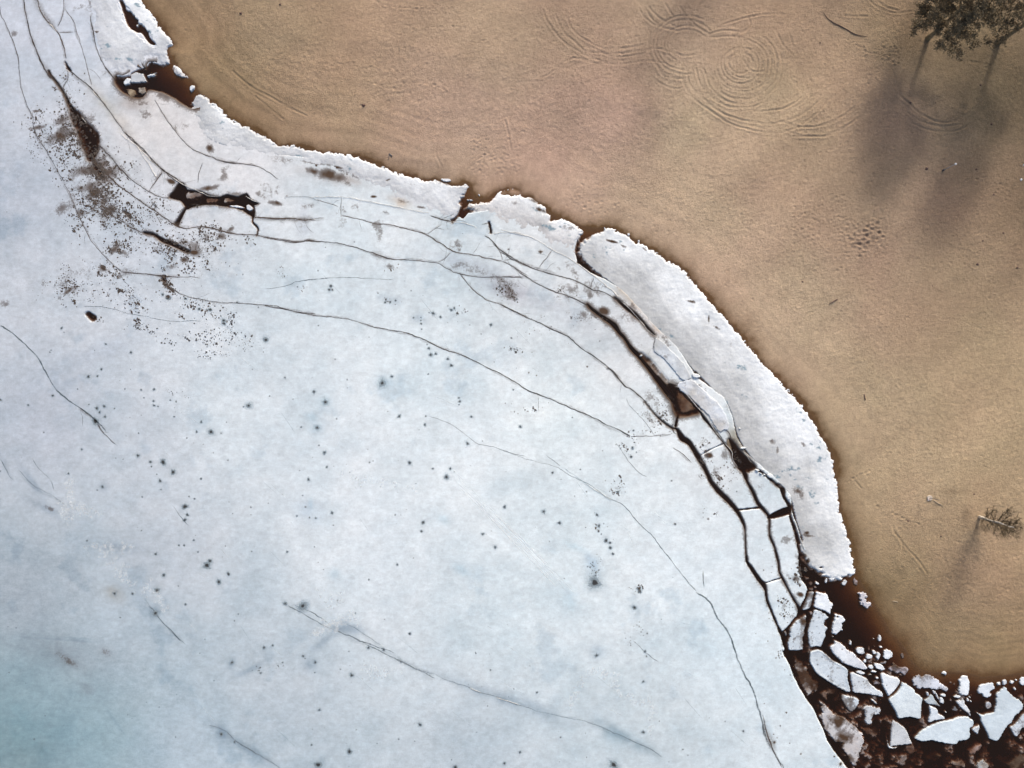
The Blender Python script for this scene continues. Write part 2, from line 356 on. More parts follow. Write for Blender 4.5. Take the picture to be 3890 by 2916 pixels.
for t_ in (('Q',[(1380,190),(1440,155),(1500,175),(1560,220)]), ('Q',[(960,470),(1060,405),(1180,390)]), ('Q',[(1230,430),(1310,400),(1300,340)]), ('Q',[(1260,500),(1330,520),(1560,510),(1700,540),(1740,580)]),
           ('Q',[(1920,190),(1960,270),(2000,300)]), ('Q',[(1230,640),(1330,590),(1430,570),(1520,570)]), ('Q',[(1630,180),(1740,190),(1810,180)]), ('Q',[(1870,1010),(1930,950),(1990,920)]),
           ('Q',[(1640,80),(1400,60),(1300,20)]), ('D1',[(550,430),(700,520),(840,560),(930,620)]), ('D1',[(1560,600),(1750,620),(1850,640)]), ('D1',[(650,470),(680,600)]),
           ('D2',[(1600,240),(1680,210),(1780,240)]), ('D2',[(1870,360),(1930,310),(2010,330)]), ('D2',[(1640,880),(1700,910),(1760,880)]),
           ('D3',[(300,370),(500,260),(560,230)]), ('D3',[(780,680),(950,760),(1060,800)])): trail(*t_)
for (px, py), dep, r in pits:
    mx_, my_ = M((px, py)); wy = G1.win(mx_-1, mx_+1, my_-1, my_+1); 
    dd = np.hypot(G1.X[wy]-mx_, (G1.Y[wy]-my_)*1.25)/r
    Zg[wy] += landm[wy]*dep*(-np.exp(-dd**2)+.35*np.exp(-((dd-1.6)/.6)**2))
# sand colour, with dark streaks around the bare tree
def idw(g_pts, Xc, Yc, p=2.6, soft=6.0):
    num = 0; den = 0
    for (vx, vy, r, g, b_) in g_pts:
        m_ = M((vx*1.7586, vy*1.7586)); w_ = 1/(np.hypot(Xc-m_[0], Yc-m_[1])**2+soft**2)**(p/2)
        num = num+w_[..., None]*np.array([r, g, b_], float); den = den+w_
    return num/den[..., None]
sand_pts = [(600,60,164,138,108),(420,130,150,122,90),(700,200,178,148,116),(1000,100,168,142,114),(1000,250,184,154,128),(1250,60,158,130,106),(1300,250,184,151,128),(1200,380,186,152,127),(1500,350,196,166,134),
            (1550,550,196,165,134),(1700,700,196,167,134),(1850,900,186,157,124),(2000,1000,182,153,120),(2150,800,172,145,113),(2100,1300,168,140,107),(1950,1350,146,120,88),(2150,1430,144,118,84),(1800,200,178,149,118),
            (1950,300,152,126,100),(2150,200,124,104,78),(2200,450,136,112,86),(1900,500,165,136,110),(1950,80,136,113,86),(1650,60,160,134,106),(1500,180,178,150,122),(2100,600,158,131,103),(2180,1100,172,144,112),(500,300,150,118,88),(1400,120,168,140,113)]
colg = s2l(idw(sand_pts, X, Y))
wet = np.exp(-np.maximum(dn+fbm(X, Y, 3, 4, 41)*.9+fbm(X, Y, .8, 3, 42)*.35, 0)/(.55+.7*sst(-30, 60, Y*-1+X*.2)+1.5*vn(X/14, Y/14, 9)))
wetc = s2l([98, 74, 50])
k_ = np.clip(wet*1.0, 0, 1)[..., None]; colg = colg*np.array([1.00, 1.09, 1.22]); colg = colg*(1-k_)+wetc*k_
colg = colg*(1+.16*fbm(X, Y, .5, 3, 55, .7)+.05*fbm(u_, v_*1.8, 3.0, 4, 56))[..., None]
# pinkish and olive drifts
pk = (fbm(X, Y, 16, 4, 51)*.8)[..., None]
colg = colg*(1+.13*fbm(u_*.22, v_, 6, 4, 58)*sst(0, 5, dn)+.07*fbm(X, Y, 7, 4, 59))[..., None]
colg = colg*(1+pk*np.array([.06, -.02, .03]))
band = (np.sin(dn*1.9+fbm(X, Y, 9, 3, 52)*4)*.5+.5)*np.exp(-((dn-6)/6.)**2)*.16*sst(10, -50, X)
colg = colg*(1-band[..., None])
for k, x_, y_, rx, ry, s_ in (('D3',1400,440,120,28,.30),('D3',1520,690,40,90,.36),('D3',1330,455,90,22,.2),('D3',1690,840,150,26,.34),('D3',1870,845,140,16,.34),('D3',1620,800,60,30,.3),('D2',690,760,210,150,.16),('D1',860,540,120,90,.14),('Q',1600,970,260,14,.25),('Q',1150,780,350,10,.1)):  # soft pine shadow painted into the pitted sand, plus dark streaks and patches
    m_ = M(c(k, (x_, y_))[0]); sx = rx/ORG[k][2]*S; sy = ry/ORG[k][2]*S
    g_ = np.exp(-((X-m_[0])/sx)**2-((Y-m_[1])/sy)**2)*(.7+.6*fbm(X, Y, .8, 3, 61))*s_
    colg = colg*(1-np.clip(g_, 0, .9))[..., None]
bedc = s2l([128, 102, 68]); kk = sst(0, -1.5, dn)[..., None]
colg = colg*(1-kk)+bedc*(1+.25*fbm(X, Y, 1.5, 4, 62))[..., None]*kk
rough_f = np.clip(.35+.65*sst(1.5, 12, dn)+.35*fbm(X, Y, 12, 3, 71), .15, 1.3)
V = np.stack([X, Y, Zg], -1).reshape(-1, 3)
# only keep fine cells where the ground can be seen; elsewhere it is still one sheet
F = grid_faces(G1.shape, np.ones((G1.shape[0]-1, G1.shape[1]-1), bool))
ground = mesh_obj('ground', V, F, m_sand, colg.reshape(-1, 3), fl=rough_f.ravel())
tag(ground, 'brown sand beach sloping into the lake bed', kind='structure')
gx0 = (X, Y)
def ground_z(x, y):
    j = np.clip(np.searchsorted(G1.ys, y), 1, len(G1.ys)-1); i = np.clip(np.searchsorted(G1.xs, x), 1, len(G1.xs)-1)
    return float(Zg[j, i])

# water body
bpy.ops.mesh.primitive_cube_add(size=1, location=(0, 0, -4)); water = bpy.context.object
water.name = 'water'; water.data.name = 'water'; water.scale = (6000, 6000, 8); water.data.materials.append(m_water)
tag(water, 'dark brown open lake water showing between the floes', kind='structure')

# ================================================================== LAKE ICE
ZT = .10
Gi = Grid(axis(-92, 62, .155, 3000), axis(-69, 70, .155, 3000))
X, Y = Gi.X, Gi.Y
ice_px = [(460,-6000)]+c('C1',(1090,-100),(1180,0),(1300,200),(1450,420),(1420,560),(1560,860),(1700,960),(1860,960),(2060,1150)) + \
    c('C3',(150,190),(500,230),(850,300),(1150,420),(1500,520),(1640,560),(1655,640),(1620,700),(1680,730),(1720,680),(1900,650),(2100,600)) + \
    c('C4',(100,180),(300,240),(500,350),(660,420),(625,560),(655,660),(760,740),(900,800),(1050,900),(1300,1180),(1480,1350),(1620,1560)) + \
    c('C5',(760,60),(1000,240),(1070,400),(1100,560),(1180,700),(1290,790),(1450,930),(1560,1060),(1570,1200),(1610,1320),(1640,1420),(1700,1560)) + \
    c('R1',(900,100),(905,200),(865,300),(862,400),(900,560),(965,625),(985,700),(950,800),(900,900),(875,965),(850,1000),(835,1060),(760,1150),(690,1230),(635,1285),(600,1290),(605,1330),(640,1450),(665,1530),(640,1560),(670,1640)) + \
    c('R3',(310,110),(370,230),(430,380),(500,520),(600,690),(700,830),(760,960),(830,1100),(890,1260),(990,1430),(1080,1540),(1170,1658),(1300,1800),(1500,2100)) + [(3700,4200),(12000,9000),(12000,60000),(-60000,60000),(-60000,-60000),(460,-60000)]
ice_poly = [tuple(p) for p in M(ice_px)]
Di = sdf(Gi, ice_poly, 3.0)
nz = fbm(X, Y, .9, 3, 101)*.10
# thickness profile at the sheet's own edge
Z = np.minimum(ZT, ZT-5.0*(.05-(Di+nz)))
stain = np.zeros(Gi.shape)
def add_gap(pts=None, poly=None, soft=0.0, slope=6.0, st=.0, stw=.5, sm=3, nzs=1.0, wm=1.0):
    """an opening in the ice: variable width line or outline"""
    global Z, stain
    if poly is not None:
        P = M(smooth(poly, sm, True)); R = 4.0
    else:
        Q = smooth(np.asarray(pts), sm); P = M(Q[:, :2]); wd = np.maximum(Q[:, 2]*wm, .02); R = max(wd)/2+4.0
    wy = Gi.win(P[:, 0].min()-R, P[:, 0].max()+R, P[:, 1].min()-R, P[:, 1].max()+R)
    g = Grid(Gi.xs[wy[1]], Gi.ys[wy[0]])
    D = np.full(g.shape, R+1.)
    if poly is not None:
        D = -sdf(g, [tuple(p) for p in P], R)
    else:
        for a_, b_, w0, w1 in zip(P[:-1], P[1:], wd[:-1], wd[1:]): seg_update(g, D, a_, b_, w0, w1, R)
    n_ = nz[wy]*nzs
    d = D+n_*.8
    z = ZT-slope*np.maximum(0, .04+soft-d)*(1+ (fbm(g.X, g.Y, .7, 3, 7)*.7 if soft > 0 else 0))
    Z[wy] = np.minimum(Z[wy], z)
    if st > 0:
        stain[wy] = np.maximum(stain[wy], st*np.exp(-np.maximum(d, 0)/stw*(1+.5*fbm(g.X, g.Y, 2.2, 3, 9))))
# --- right-hand fracture belt
add_gap(cw('C4',(730,1010,5),(770,1050,13),(850,1110,15),(950,1180,26),(1000,1250,14),(1040,1290,12),(1100,1380,18),(1160,1440,18),(1250,1550,22),(1320,1640,26))+cw('C5',(430,80,34),(500,170,46),(580,260,60)), st=.75, stw=.7)
add_gap(poly=c('C5',(530,140),(600,170),(700,270),(778,330),(775,370),(720,385),(640,398),(600,385),(570,300),(545,230)), soft=.25, slope=1.0, st=.8, stw=.9)
add_gap(cw('C5',(330,280,8),(420,390,11),(500,460,13),(560,500,18),(600,510,22),(640,580,58),(700,620,48),(740,680,45),(790,760,45),(840,850,40),(880,940,38),(950,1030,45),(1030,1110,45),(1100,1190,35),(1150,1280,25),(1170,1350,13),(1175,1450,10),(1180,1550,11),(1190,1600,14)), wm=.78, soft=.0, slope=2.6, st=.55, stw=.5)
add_gap(cw('C5',(612,395,10),(600,430,12),(590,480,18)), st=.5)
add_gap(cw('R1',(118,60,12),(120,200,14),(140,310,38),(220,430,50),(300,550,60),(375,640,66),(400,720,26),(420,850,30),(470,980,28),(530,1120,22),(580,1240,28),(620,1320,60)), wm=.75, st=.5, stw=.45)
add_gap(cw('C5',(775,330,9),(830,420,13),(900,500,11),(960,580,9),(1000,630,9),(1050,700,12)), st=.5, stw=.5)
add_gap(poly=c('C5',(1040,590),(1090,640),(1130,700),(1240,800),(1258,835),(1200,862),(1140,862),(1075,770),(1050,690),(1030,640)), soft=.2, slope=1.2, st=.6, stw=.7)
add_gap(cw('C5',(1165,860,60),(1190,950,30),(1240,1040,30),(1280,1130,32),(1340,1200,32),(1375,1260,20),(1378,1400,16),(1420,1500,18),(1450,1620,18))+cw('R1',(530,150,34),(580,330,28),(590,450,28),(640,550,30),(700,670,28),(770,800,30),(830,900,34),(880,985,60)), wm=.72, soft=.0, slope=2.6, st=.55, stw=.5)
add_gap(cw('C5',(785,735,6),(880,680,6),(990,630,6)), st=.2)
add_gap(cw('C5',(1090,1192,12),(1180,1180,10),(1290,1168,8)), st=.2)
add_gap(poly=c('C5',(1360,1245),(1450,1190),(1545,1160),(1558,1200),(1535,1228),(1400,1260)), st=.4, stw=.3)
add_gap(cw('R1',(400,605,14),(500,570,9),(620,535,9)), st=.2)
add_gap(cw('C5',(1200,860,30),(1250,835,14),(1350,900,10),(1430,970,14),(1482,1000,34),(1500,1080,15),(1548,1160,24),(1550,1240,12),(1580,1320,18),(1610,1420,22),(1640,1540,36),(1670,1640,60))+cw('R1',(890,180,36),(890,260,60)), soft=.08, slope=2.0, st=.55, stw=.4)
add_gap(cw('C4',(960,950,6),(1000,985,14),(1050,1030,24),(1150,1110,22),(1230,1200,14),(1290,1265,7)), soft=.05, slope=3, st=.6, stw=.7)
add_gap(cw('C4',(1180,1440,40),(1260,1500,36),(1330,1580,30),(1400,1650,14)), soft=.35, slope=.35, st=.35, stw=.5)     # sunken rim beside the raised plate
# --- left-hand openings
add_gap(cw('C1',(440,640,8),(450,670,16),(500,730,9),(570,830,12),(620,930,18),(670,1020,34),(720,1090,30)), soft=.03, slope=4, st=.7, stw=.4)
add_gap(cw('C1',(650,990,20),(690,1060,80),(740,1140,100),(800,1240,150),(820,1340,110),(810,1420,40)), soft=.45, slope=.5, st=.62, stw=1.0)
add_gap(cw('C1',(840,1430,10),(875,1520,50),(930,1600,20)), soft=.3, slope=.4, st=.6, stw=.6)
add_gap(cw('C1',(590,560,6),(612,612,24),(640,640,6)), st=.4)
pool = c('C2',(980,555),(1020,500),(1060,440),(1100,440),(1130,490),(1230,500),(1330,540),(1410,550),(1470,530),(1560,550),(1630,520),(1660,570),(1730,605),(1690,620),(1695,720),(1600,660),(1450,625),(1300,610),(1180,630),(1130,650),(1110,620),(1070,575))
add_gap(poly=pool, st=.6, stw=.5, sm=2)
add_gap(cw('C2',(1120,640,18),(1080,710,24),(1045,775,32)), st=.5)
add_gap(cw('C2',(1685,700,18),(1680,760,9),(1725,810,8),(1715,872,9)), st=.4)
add_gap(cw('C2',(770,850,6),(850,865,14),(920,910,22),(1000,940,27),(1080,980,25),(1145,1010,22)), soft=.1, slope=2, st=.6, stw=.6)
add_gap(cw('C2',(600,670,6),(640,700,20),(655,725,10)), soft=.1, slope=2, st=.5)
add_gap(cw('C2',(300,1535,30),(340,1565,40)), soft=.25, slope=1.2, st=.5, stw=.4)
add_gap(cw('C2',(940,1215,6),(935,1240,30),(950,1260,8)), soft=.2, slope=1, st=.5)
add_gap(cw('C2',(965,1390,14),(975,1395,14)), soft=.2, slope=1, st=.5)
add_gap(poly=c('C1',(1350,560),(1470,580),(1540,590),(1580,660),(1640,690),(1780,730),(1830,900),(1755,970),(1650,930),(1560,870),(1450,820),(1330,800),(1280,870),(1180,860),(1080,800),(1040,730),(1060,680),(1100,690),(1180,650),(1200,560),(1250,540),(1280,600),(1320,620)), soft=.15, slope=1.4, st=.7, stw=.9)
add_gap(poly=c('C1',(1075,-10),(1140,-20),(1135,90),(1220,110),(1245,160),(1325,260),(1345,340),(1410,405),(1340,385),(1280,300),(1200,285),(1150,230),(1120,140),(1095,60)), st=.2)
add_gap(cw('C3',(1640,560,30),(1655,650,22),(1640,690,26),(1600,730,30),(1590,755,12)), soft=.2, slope=.9, st=.5, stw=.5)
add_gap(cw('C3',(1895,760,12),(1905,800,11),(1912,850,11)), st=.4)
add_gap(cw('C4',(690,440,40),(655,500,22),(640,570,18),(660,620,14),(650,665,10)), st=.3)
# brown grit fields
def stain_blob(k, x, y, rx, ry, s_, ang=0):
    m_ = M(c(k, (x, y))[0]); f_ = S/ORG[k][2]; rx *= f_; ry *= f_; R = max(rx, ry)*2.4
    wy = Gi.win(m_[0]-R, m_[0]+R, m_[1]-R, m_[1]+R); a = math.radians(-ang); dx = X[wy]-m_[0]; dy = Y[wy]-m_[1]
    u = (dx*math.cos(a)+dy*math.sin(a))/rx; v = (-dx*math.sin(a)+dy*math.cos(a))/ry
    g_ = np.exp(-(u*u+v*v))*s_*(.75+.55*fbm(X[wy], Y[wy], 1.8, 3, 15))
    stain[wy] = np.maximum(stain[wy], g_)
for a in (('C1',620,1180,100,330,.58,62),('C1',820,1520,110,260,.60,62),('C2',350,420,120,330,.55,62),('C2',450,620,150,170,.50,45),('C2',1150,980,320,110,.45,5),('C2',560,1180,330,70,.42,5),('C2',120,620,90,260,.42,65),('C2',220,1250,300,140,.40,-20),('C2',1330,470,120,30,.6,-10),('C2',1500,520,120,28,.7,0),('C2',1000,420,50,25,.8,30),('C1',560,1080,50,170,.62,65),('C1',600,1220,50,130,.62,70),('C1',860,1520,60,190,.72,60),('C1',330,1150,25,120,.55,80),('C1',330,1000,14,50,.6,90),
          ('C2',410,360,45,180,.68,70),('C2',380,500,45,160,.66,60),('C2',470,640,90,110,.6,40),('C2',470,560,50,90,.62,0),('C2',540,970,50,110,.55,50),('C2',1110,1075,50,30,.7,0),('C2',1190,1015,60,30,.7,0),('C2',1000,1130,70,30,.55,-20),
          ('C2',1290,900,70,60,.6,-20),('C2',1410,880,60,40,.7,0),('C2',1500,820,40,25,.75,-40),('C2',900,990,90,40,.5,10),('C2',230,690,50,90,.6,65),('C2',240,440,50,50,.55,0),('C2',955,1300,40,80,.7,0),
          ('C2',600,1020,60,40,.6,20),('C2',430,1150,50,20,.7,30),('C2',1330,140,40,50,.85,-30),('C2',1860,600,60,25,.7,10),('C2',2120,620,50,40,.45,0),('C2',560,1210,50,30,.6,30),('C2',130,1340,110,25,.55,-35),('C2',60,1390,40,30,.6,-50),
          ('C3',150,230,160,40,.60,8),('C3',560,360,200,55,.85,12),('C3',420,330,90,35,.85,20),('C3',450,265,220,18,.6,8),('C3',700,430,120,30,.5,20),('C3',125,600,50,20,.8,20),('C3',400,620,45,30,.55,0),('C3',930,545,28,12,.9,0),('C3',1030,680,40,22,.6,20),
          ('C3',1190,590,80,30,.5,10),('C3',1320,635,60,14,.8,8),('C3',1750,1160,220,60,.6,15),('C3',2050,1330,160,60,.62,35),('C3',2000,1250,200,60,.5,15),('C3',340,800,60,120,.35,0),('C3',1060,1130,70,40,.5,20),
          ('C4',50,920,140,50,.55,30),('C4',560,870,120,50,.5,20),('C4',870,1060,60,45,.8,20),('C4',760,920,40,70,.6,0),('C4',700,1120,120,80,.45,30),('C4',1100,900,60,110,.5,-45),('C4',1010,860,60,50,.5,40),('C4',1130,1110,80,60,.5,30),('C4',1150,1330,70,50,.45,30),('C4',900,1180,60,50,.5,30),('C4',1020,1110,30,40,.5,0),
          ('C5',430,300,70,170,.55,-35),('C5',520,240,60,60,.7,0),('C5',380,420,60,110,.4,-35),('C5',830,620,60,50,.5,0),('C5',870,730,40,30,.7,0),('C5',1010,700,50,80,.7,0),('C5',930,890,50,90,.5,-30),('C5',1100,800,40,60,.6,0),('C5',1300,980,60,50,.4,0),('C5',1190,640,40,60,.6,-30),('C5',1180,560,70,40,.5,50),
          ('R1',830,540,80,60,.6,0),('R1',880,760,70,40,.8,20),('R1',880,430,30,50,.8,0),('R1',760,1060,60,50,.5,0),('R1',650,900,50,120,.42,0),('R1',630,1450,30,60,.7,0),('C1',1250,860,140,40,.7,0),('C1',1470,860,130,60,.55,20),('C1',130,300,50,40,.5,0),('C1',1900,1330,40,50,.8,0),('C1',1650,1130,90,60,.45,0),
          ('C5',1590,1010,70,30,.6,50),('L',690,560,200,55,.40,30),('L',1100,480,90,50,.42,35),('E',40,340,60,50,.5,0),('E',380,170,60,60,.45,0),('E',90,450,50,30,.4,0),('F',420,510,90,30,.4,20)):
    stain_blob(*a)
Ds = np.full(Gi.shape, 19.)
for p, q in zip(shore[::3][:-1], shore[::3][1:]): seg_update(Gi, Ds, p, q, 0, 0, 18)
stain = np.maximum(stain, .42*sst(.0, .6, fbm(X, Y, 3.4, 5, 160, .65))*np.exp(-((Ds-9.5)/4.5)**2))
# base colour of the ice
ice_pts = [(50,60,178,187,203),(200,60,190,198,214),(300,100,210,216,230),(60,400,168,178,194),(300,500,184,193,207),(100,900,174,182,197),(60,1300,150,162,176),(40,1620,120,143,153),(200,1600,134,160,174),(60,1480,132,156,170),(350,1200,180,189,202),(250,1350,165,180,195),
           (500,900,204,215,226),(700,600,202,214,225),(1000,600,190,203,214),(900,800,213,224,234),(1200,900,215,226,234),(800,1200,208,218,229),(1100,1300,202,215,226),(600,1500,176,188,201),(400,1600,165,182,198),(1000,1600,176,189,202),(1400,1550,186,199,210),
           (1500,1200,211,223,234),(1400,1000,213,223,232),(1600,1400,205,219,231),(500,300,215,217,225),(420,300,206,206,212),(800,450,205,215,225),(1150,520,205,212,220),(1300,600,200,207,216),(1350,700,202,205,212),(1550,1000,208,214,222),(1650,1200,206,216,226),(350,250,196,195,198),(1000,1000,212,222,232),(700,1000,206,216,227),(1250,1150,207,219,229),(300,950,184,193,206)]
coli = s2l(idw(ice_pts, X, Y))*np.array([.96, .965, .935])
mot = fbm(X, Y, 9, 5, 121, .6)+.6*fbm(X+Y*.6, (Y-X*.4)*2.0, 7, 4, 131, .6)
coli = coli*(1+np.clip(mot, -1, 1)[..., None]*np.array([.15, .11, .09]))
ang = fbm((X-Y)*.7, (X+Y)*2.2, 5, 5, 141, .62)
coli = coli*(1+.06*ang[..., None])
def tone(k, x, y, rx, ry, mul, ang=0, hard=False):
    m_ = M(c(k, (x, y))[0]); f_ = S/ORG[k][2]; rx *= f_; ry *= f_; R = max(rx, ry)*2.5
    wy = Gi.win(m_[0]-R, m_[0]+R, m_[1]-R, m_[1]+R); a = math.radians(-ang); dx = X[wy]-m_[0]; dy = Y[wy]-m_[1]
    u = (dx*math.cos(a)+dy*math.sin(a))/rx; v = (-dx*math.sin(a)+dy*math.cos(a))/ry
    g_ = (np.exp(-(u*u+v*v))*(1+.6*fbm(X[wy], Y[wy], 1.5, 4, 16)))[..., None]
    coli[wy] *= 1-np.clip(g_, 0, 1)*(1-np.array(mul))
TN = (.62,.68,.72); WR = (.82,.76,.70); GR = (.72,.76,.80); BL = (.84,.90,.93)
for a in (('L',620,480,420,170,(.88,.85,.85),15),('L',700,560,200,50,(.84,.80,.79),32),('L',1090,480,110,50,(.82,.80,.80),35),('L',900,850,80,60,(.84,.81,.81),40),('L',700,350,330,10,(.78,.82,.85),4),('L',1180,1180,16,150,(.80,.84,.87),-35),('L',300,1300,500,300,(.86,.93,.95)),('L',100,1100,200,400,(.88,.93,.94)),
          ('F',40,140,22,90,(.8,.82,.85),-20),('F',280,300,30,160,GR,-35),('F',400,510,160,40,GR,25),('F',1000,840,200,50,GR,5),('F',1300,1390,45,45,GR),('F',870,330,50,40,GR),('F',960,1220,100,60,WR,20),('F',650,1600,200,10,(.82,.86,.88),4),
          ('I',700,1000,320,45,GR,22),('I',1150,1150,320,60,GR,22),('I',1900,1380,300,55,TN,30),('I',1700,690,60,60,GR),('I',1450,250,120,90,BL,30),('I',1850,1400,100,60,BL),('H',1800,480,120,50,GR,10),('H',1650,560,160,40,GR,-40),('H',1000,830,160,30,GR,-25),('H',840,780,35,70,GR),
          ('H',900,1450,330,40,GR,35),('H',760,1380,60,80,GR),('H',1500,800,60,60,GR),('G',1650,1020,90,40,BL,35),('G',1520,600,60,40,BL,35),('G',380,520,120,90,(.86,.9,.94)),('G',400,470,20,50,BL),('G',740,1510,140,50,GR,20),('G',600,1060,50,40,BL),
          ('C6',640,1280,90,28,BL,25),('C6',770,1420,50,90,(.68,.76,.84),-30),('B',1080,310,80,40,GR,10),('B',1310,460,60,40,GR,0),('B',1010,1000,60,60,BL),('B',520,1170,60,60,BL),('B',450,1380,60,50,BL),('B',400,1290,60,40,BL),('E',900,720,300,90,(.90,.92,.95),-20),
          ('C3',1700,1120,300,70,(.86,.86,.89),15),('C3',2050,1300,260,90,(.84,.82,.84),25),('C4',100,900,220,80,(.86,.84,.86),20),('C4',560,1100,300,90,(.88,.88,.90),30),('C3',330,760,60,140,(.85,.85,.88)),('C3',620,390,260,50,(.72,.64,.60),12),('C3',1150,590,90,40,(.92,.78,.66),20),
          ('C4',1100,930,70,150,(.80,.68,.56),-42),('C4',1300,1180,50,120,(.85,.72,.62),-42),('C4',1060,850,70,50,(.92,.80,.68),-42),('C5',760,300,160,60,(.75,.70,.64),45),('C5',1080,560,90,50,(.62,.58,.50),55),('C5',1150,660,120,50,(.66,.60,.54),50),('C4',1250,1480,60,110,(.66,.66,.64),-40),
          ('C1',900,880,60,200,(.94,.90,.84),-38),('C1',1080,1080,60,200,(.90,.86,.80),-38),('C1',1240,880,120,60,(.62,.55,.48)),('C1',1200,950,150,40,(.82,.78,.76)),('C3',1250,570,200,40,(.92,.88,.88),8),('C4',560,420,110,60,(.86,.82,.84)),('C4',520,570,120,40,(.85,.84,.84),30)):
    tone(*a)
fr_ = (1-2.2*np.abs(fbm((X+Y)*.75, (Y-X)*1.1, 2.6, 5, 156, .68)))*.05
coli = coli*(1+.06*fbm(X, Y, 2.4, 4, 151, .65)+.11*fbm(X, Y, .62, 3, 152, .75)+fr_)[..., None]
blot = sst(.18, .55, fbm(X, Y, 5.5, 5, 153, .62))[..., None]*sst(-.3, .3, fbm(X, Y, 22, 3, 154))[..., None]
coli = coli*(1-blot*np.array([.17, .13, .10]))
coli = np.clip(coli, 0, .86)
keep_v = Z > -1.3
Zc = np.maximum(Z, -1.3)
qmask = (keep_v[:-1, :-1] | keep_v[1:, 1:] | keep_v[1:, :-1] | keep_v[:-1, 1:])
# ownership: flood-fill each loose slab from a point on it
core = (Z[:-1, :-1] > -.02) & (Z[1:, 1:] > -.02) & (Z[1:, :-1] > -.02) & (Z[:-1, 1:] > -.02)
owner = np.zeros(core.shape, np.int16)
slabs = [(c('C5',(800,560))[0], 'pale ice slab with a notched top end below the brown pool', 'long'),
         (c('C5',(950,880))[0], 'long grey-white ice slab between the two widest brown leads'),
         (c('C5',(1380,1050))[0], 'short tapered ice slab beside the row of small snow lumps'),
         (c('C5',(1250,1380))[0], 'tall pale ice slab between two narrow leads, its lower end pointed'),
         (c('C5',(1480,1450))[0], 'longest narrow ice slab running along the foot of the shore ice, brown specks at its lower end'),
         (c('R1',(620,860))[0], 'speckled ice slab at the lower end of the belt, its foot cut to a point')]
done = []
for si, sd_ in enumerate(slabs):
    m_ = M(sd_[0]); i0 = int(np.searchsorted(Gi.xs, m_[0])); j0 = int(np.searchsorted(Gi.ys, m_[1]))
    st_ = [(j0, i0)]; seen = set(st_); big = False
    while st_:
        j, i = st_.pop()
        for a_, b_ in ((j+1, i), (j-1, i), (j, i+1), (j, i-1)):
            if (a_, b_) not in seen and core[a_, b_]:
                seen.add((a_, b_)); st_.append((a_, b_))
        if len(seen) > 22000: big = True; break
    print('slab', si, len(seen), 'LEAK' if big else '')
    if big: continue
    jj = np.array([s_[0] for s_ in seen]); ii = np.array([s_[1] for s_ in seen]); owner[jj, ii] = si+1; done.append(si)
owner[core & (owner == 0)] = 99
for it in range(12):      # grow the owners outwards so every sloping edge cell belongs to one body
    new = owner.copy()
    for dj, di in ((1, 0), (-1, 0), (0, 1), (0, -1)):
        sh = np.roll(np.roll(owner, dj, 0), di, 1); new = np.where((new == 0) & (sh > 0), sh, new)
    owner = new
allV = np.stack([X, Y, Zc], -1).reshape(-1, 3); allC = coli.reshape(-1, 3); allS = stain.ravel()

# --- crack lines, ridges and melt holes on the sheet
dV = []; dF = []; dC = []; dA = []
def put(vs_, fs_, cs_, as_):
    b0 = len(dV); dV.extend(vs_); dC.extend(cs_); dA.extend(as_); dF.extend([tuple(i+b0 for i in f) for f in fs_])
lay = [0]
DK = (.035, .03, .028); BLK = (.05, .07, .085); BR = (.06, .035, .02)
def ribbon(pts, col=DK, a=.9, wmul=1.0, z0=.004, ridge=0.0, jit=.045, halo=0.0, sm=6):
    lay[0] += 1; zo = z0+(lay[0] % 9)*.0016
    Q = smooth(np.asarray(pts), sm); P = M(Q[:, :2]); W_ = np.maximum(Q[:, 2], .03)*wmul
    # resample finely
    L = np.concatenate([[0], np.cumsum(np.hypot(*np.diff(P, axis=0).T))]); n = max(3, int(L[-1]/.24))
    t = np.linspace(0, L[-1], n); P = np.stack([np.interp(t, L, P[:, 0]), np.interp(t, L, P[:, 1])], 1); W_ = np.interp(t, L, W_)
    s_ = rnd.random()*500; P = P+jit*np.stack([fbm(t+s_, t*0+3, .9, 3, 7), fbm(t+s_, t*0+9, .9, 3, 8)], 1)*3+jit*1.6*np.stack([fbm(t+s_, t*0+3, 4., 2, 17), fbm(t+s_, t*0+9, 4., 2, 18)], 1)*3
    T = np.gradient(P, axis=0); T /= np.linalg.norm(T, axis=1)[:, None]+1e-9; Nn = np.stack([-T[:, 1], T[:, 0]], 1)
    al = a*np.clip(.8+.55*fbm(t+s_, t*0, 2.2, 3, 9), .15, 1.15)
    wv = W_*(1+.75*fbm(t+s_, t*0+5, 1.1, 3, 10))
    prof = ((-1.5, 0, 0), (-.45, 1, .7), (.45, 1, 1), (1.5, 0, 0)) if not halo else ((-halo, 0, 0), (-halo*.35, .16, 0), (halo*.35, .16, 0), (halo, 0, 0))
    vv = []; cc = []; aa = []
    for i in range(n):
        end = min(i, n-1-i)/3.; e = min(1, end)
        for u, am, rz in prof:
            hw = max(wv[i]*.5, .035)
            p = P[i]+Nn[i]*u*hw; vv.append((p[0], p[1], ZT+zo+ridge*rz*e)); cc.append(col); aa.append(al[i]*am*e)
    ff = [(4*i+k, 4*i+k+1, 4*i+k+5, 4*i+k+4) for i in range(n-1) for k in range(3)]
    put(vv, ff, cc, aa)
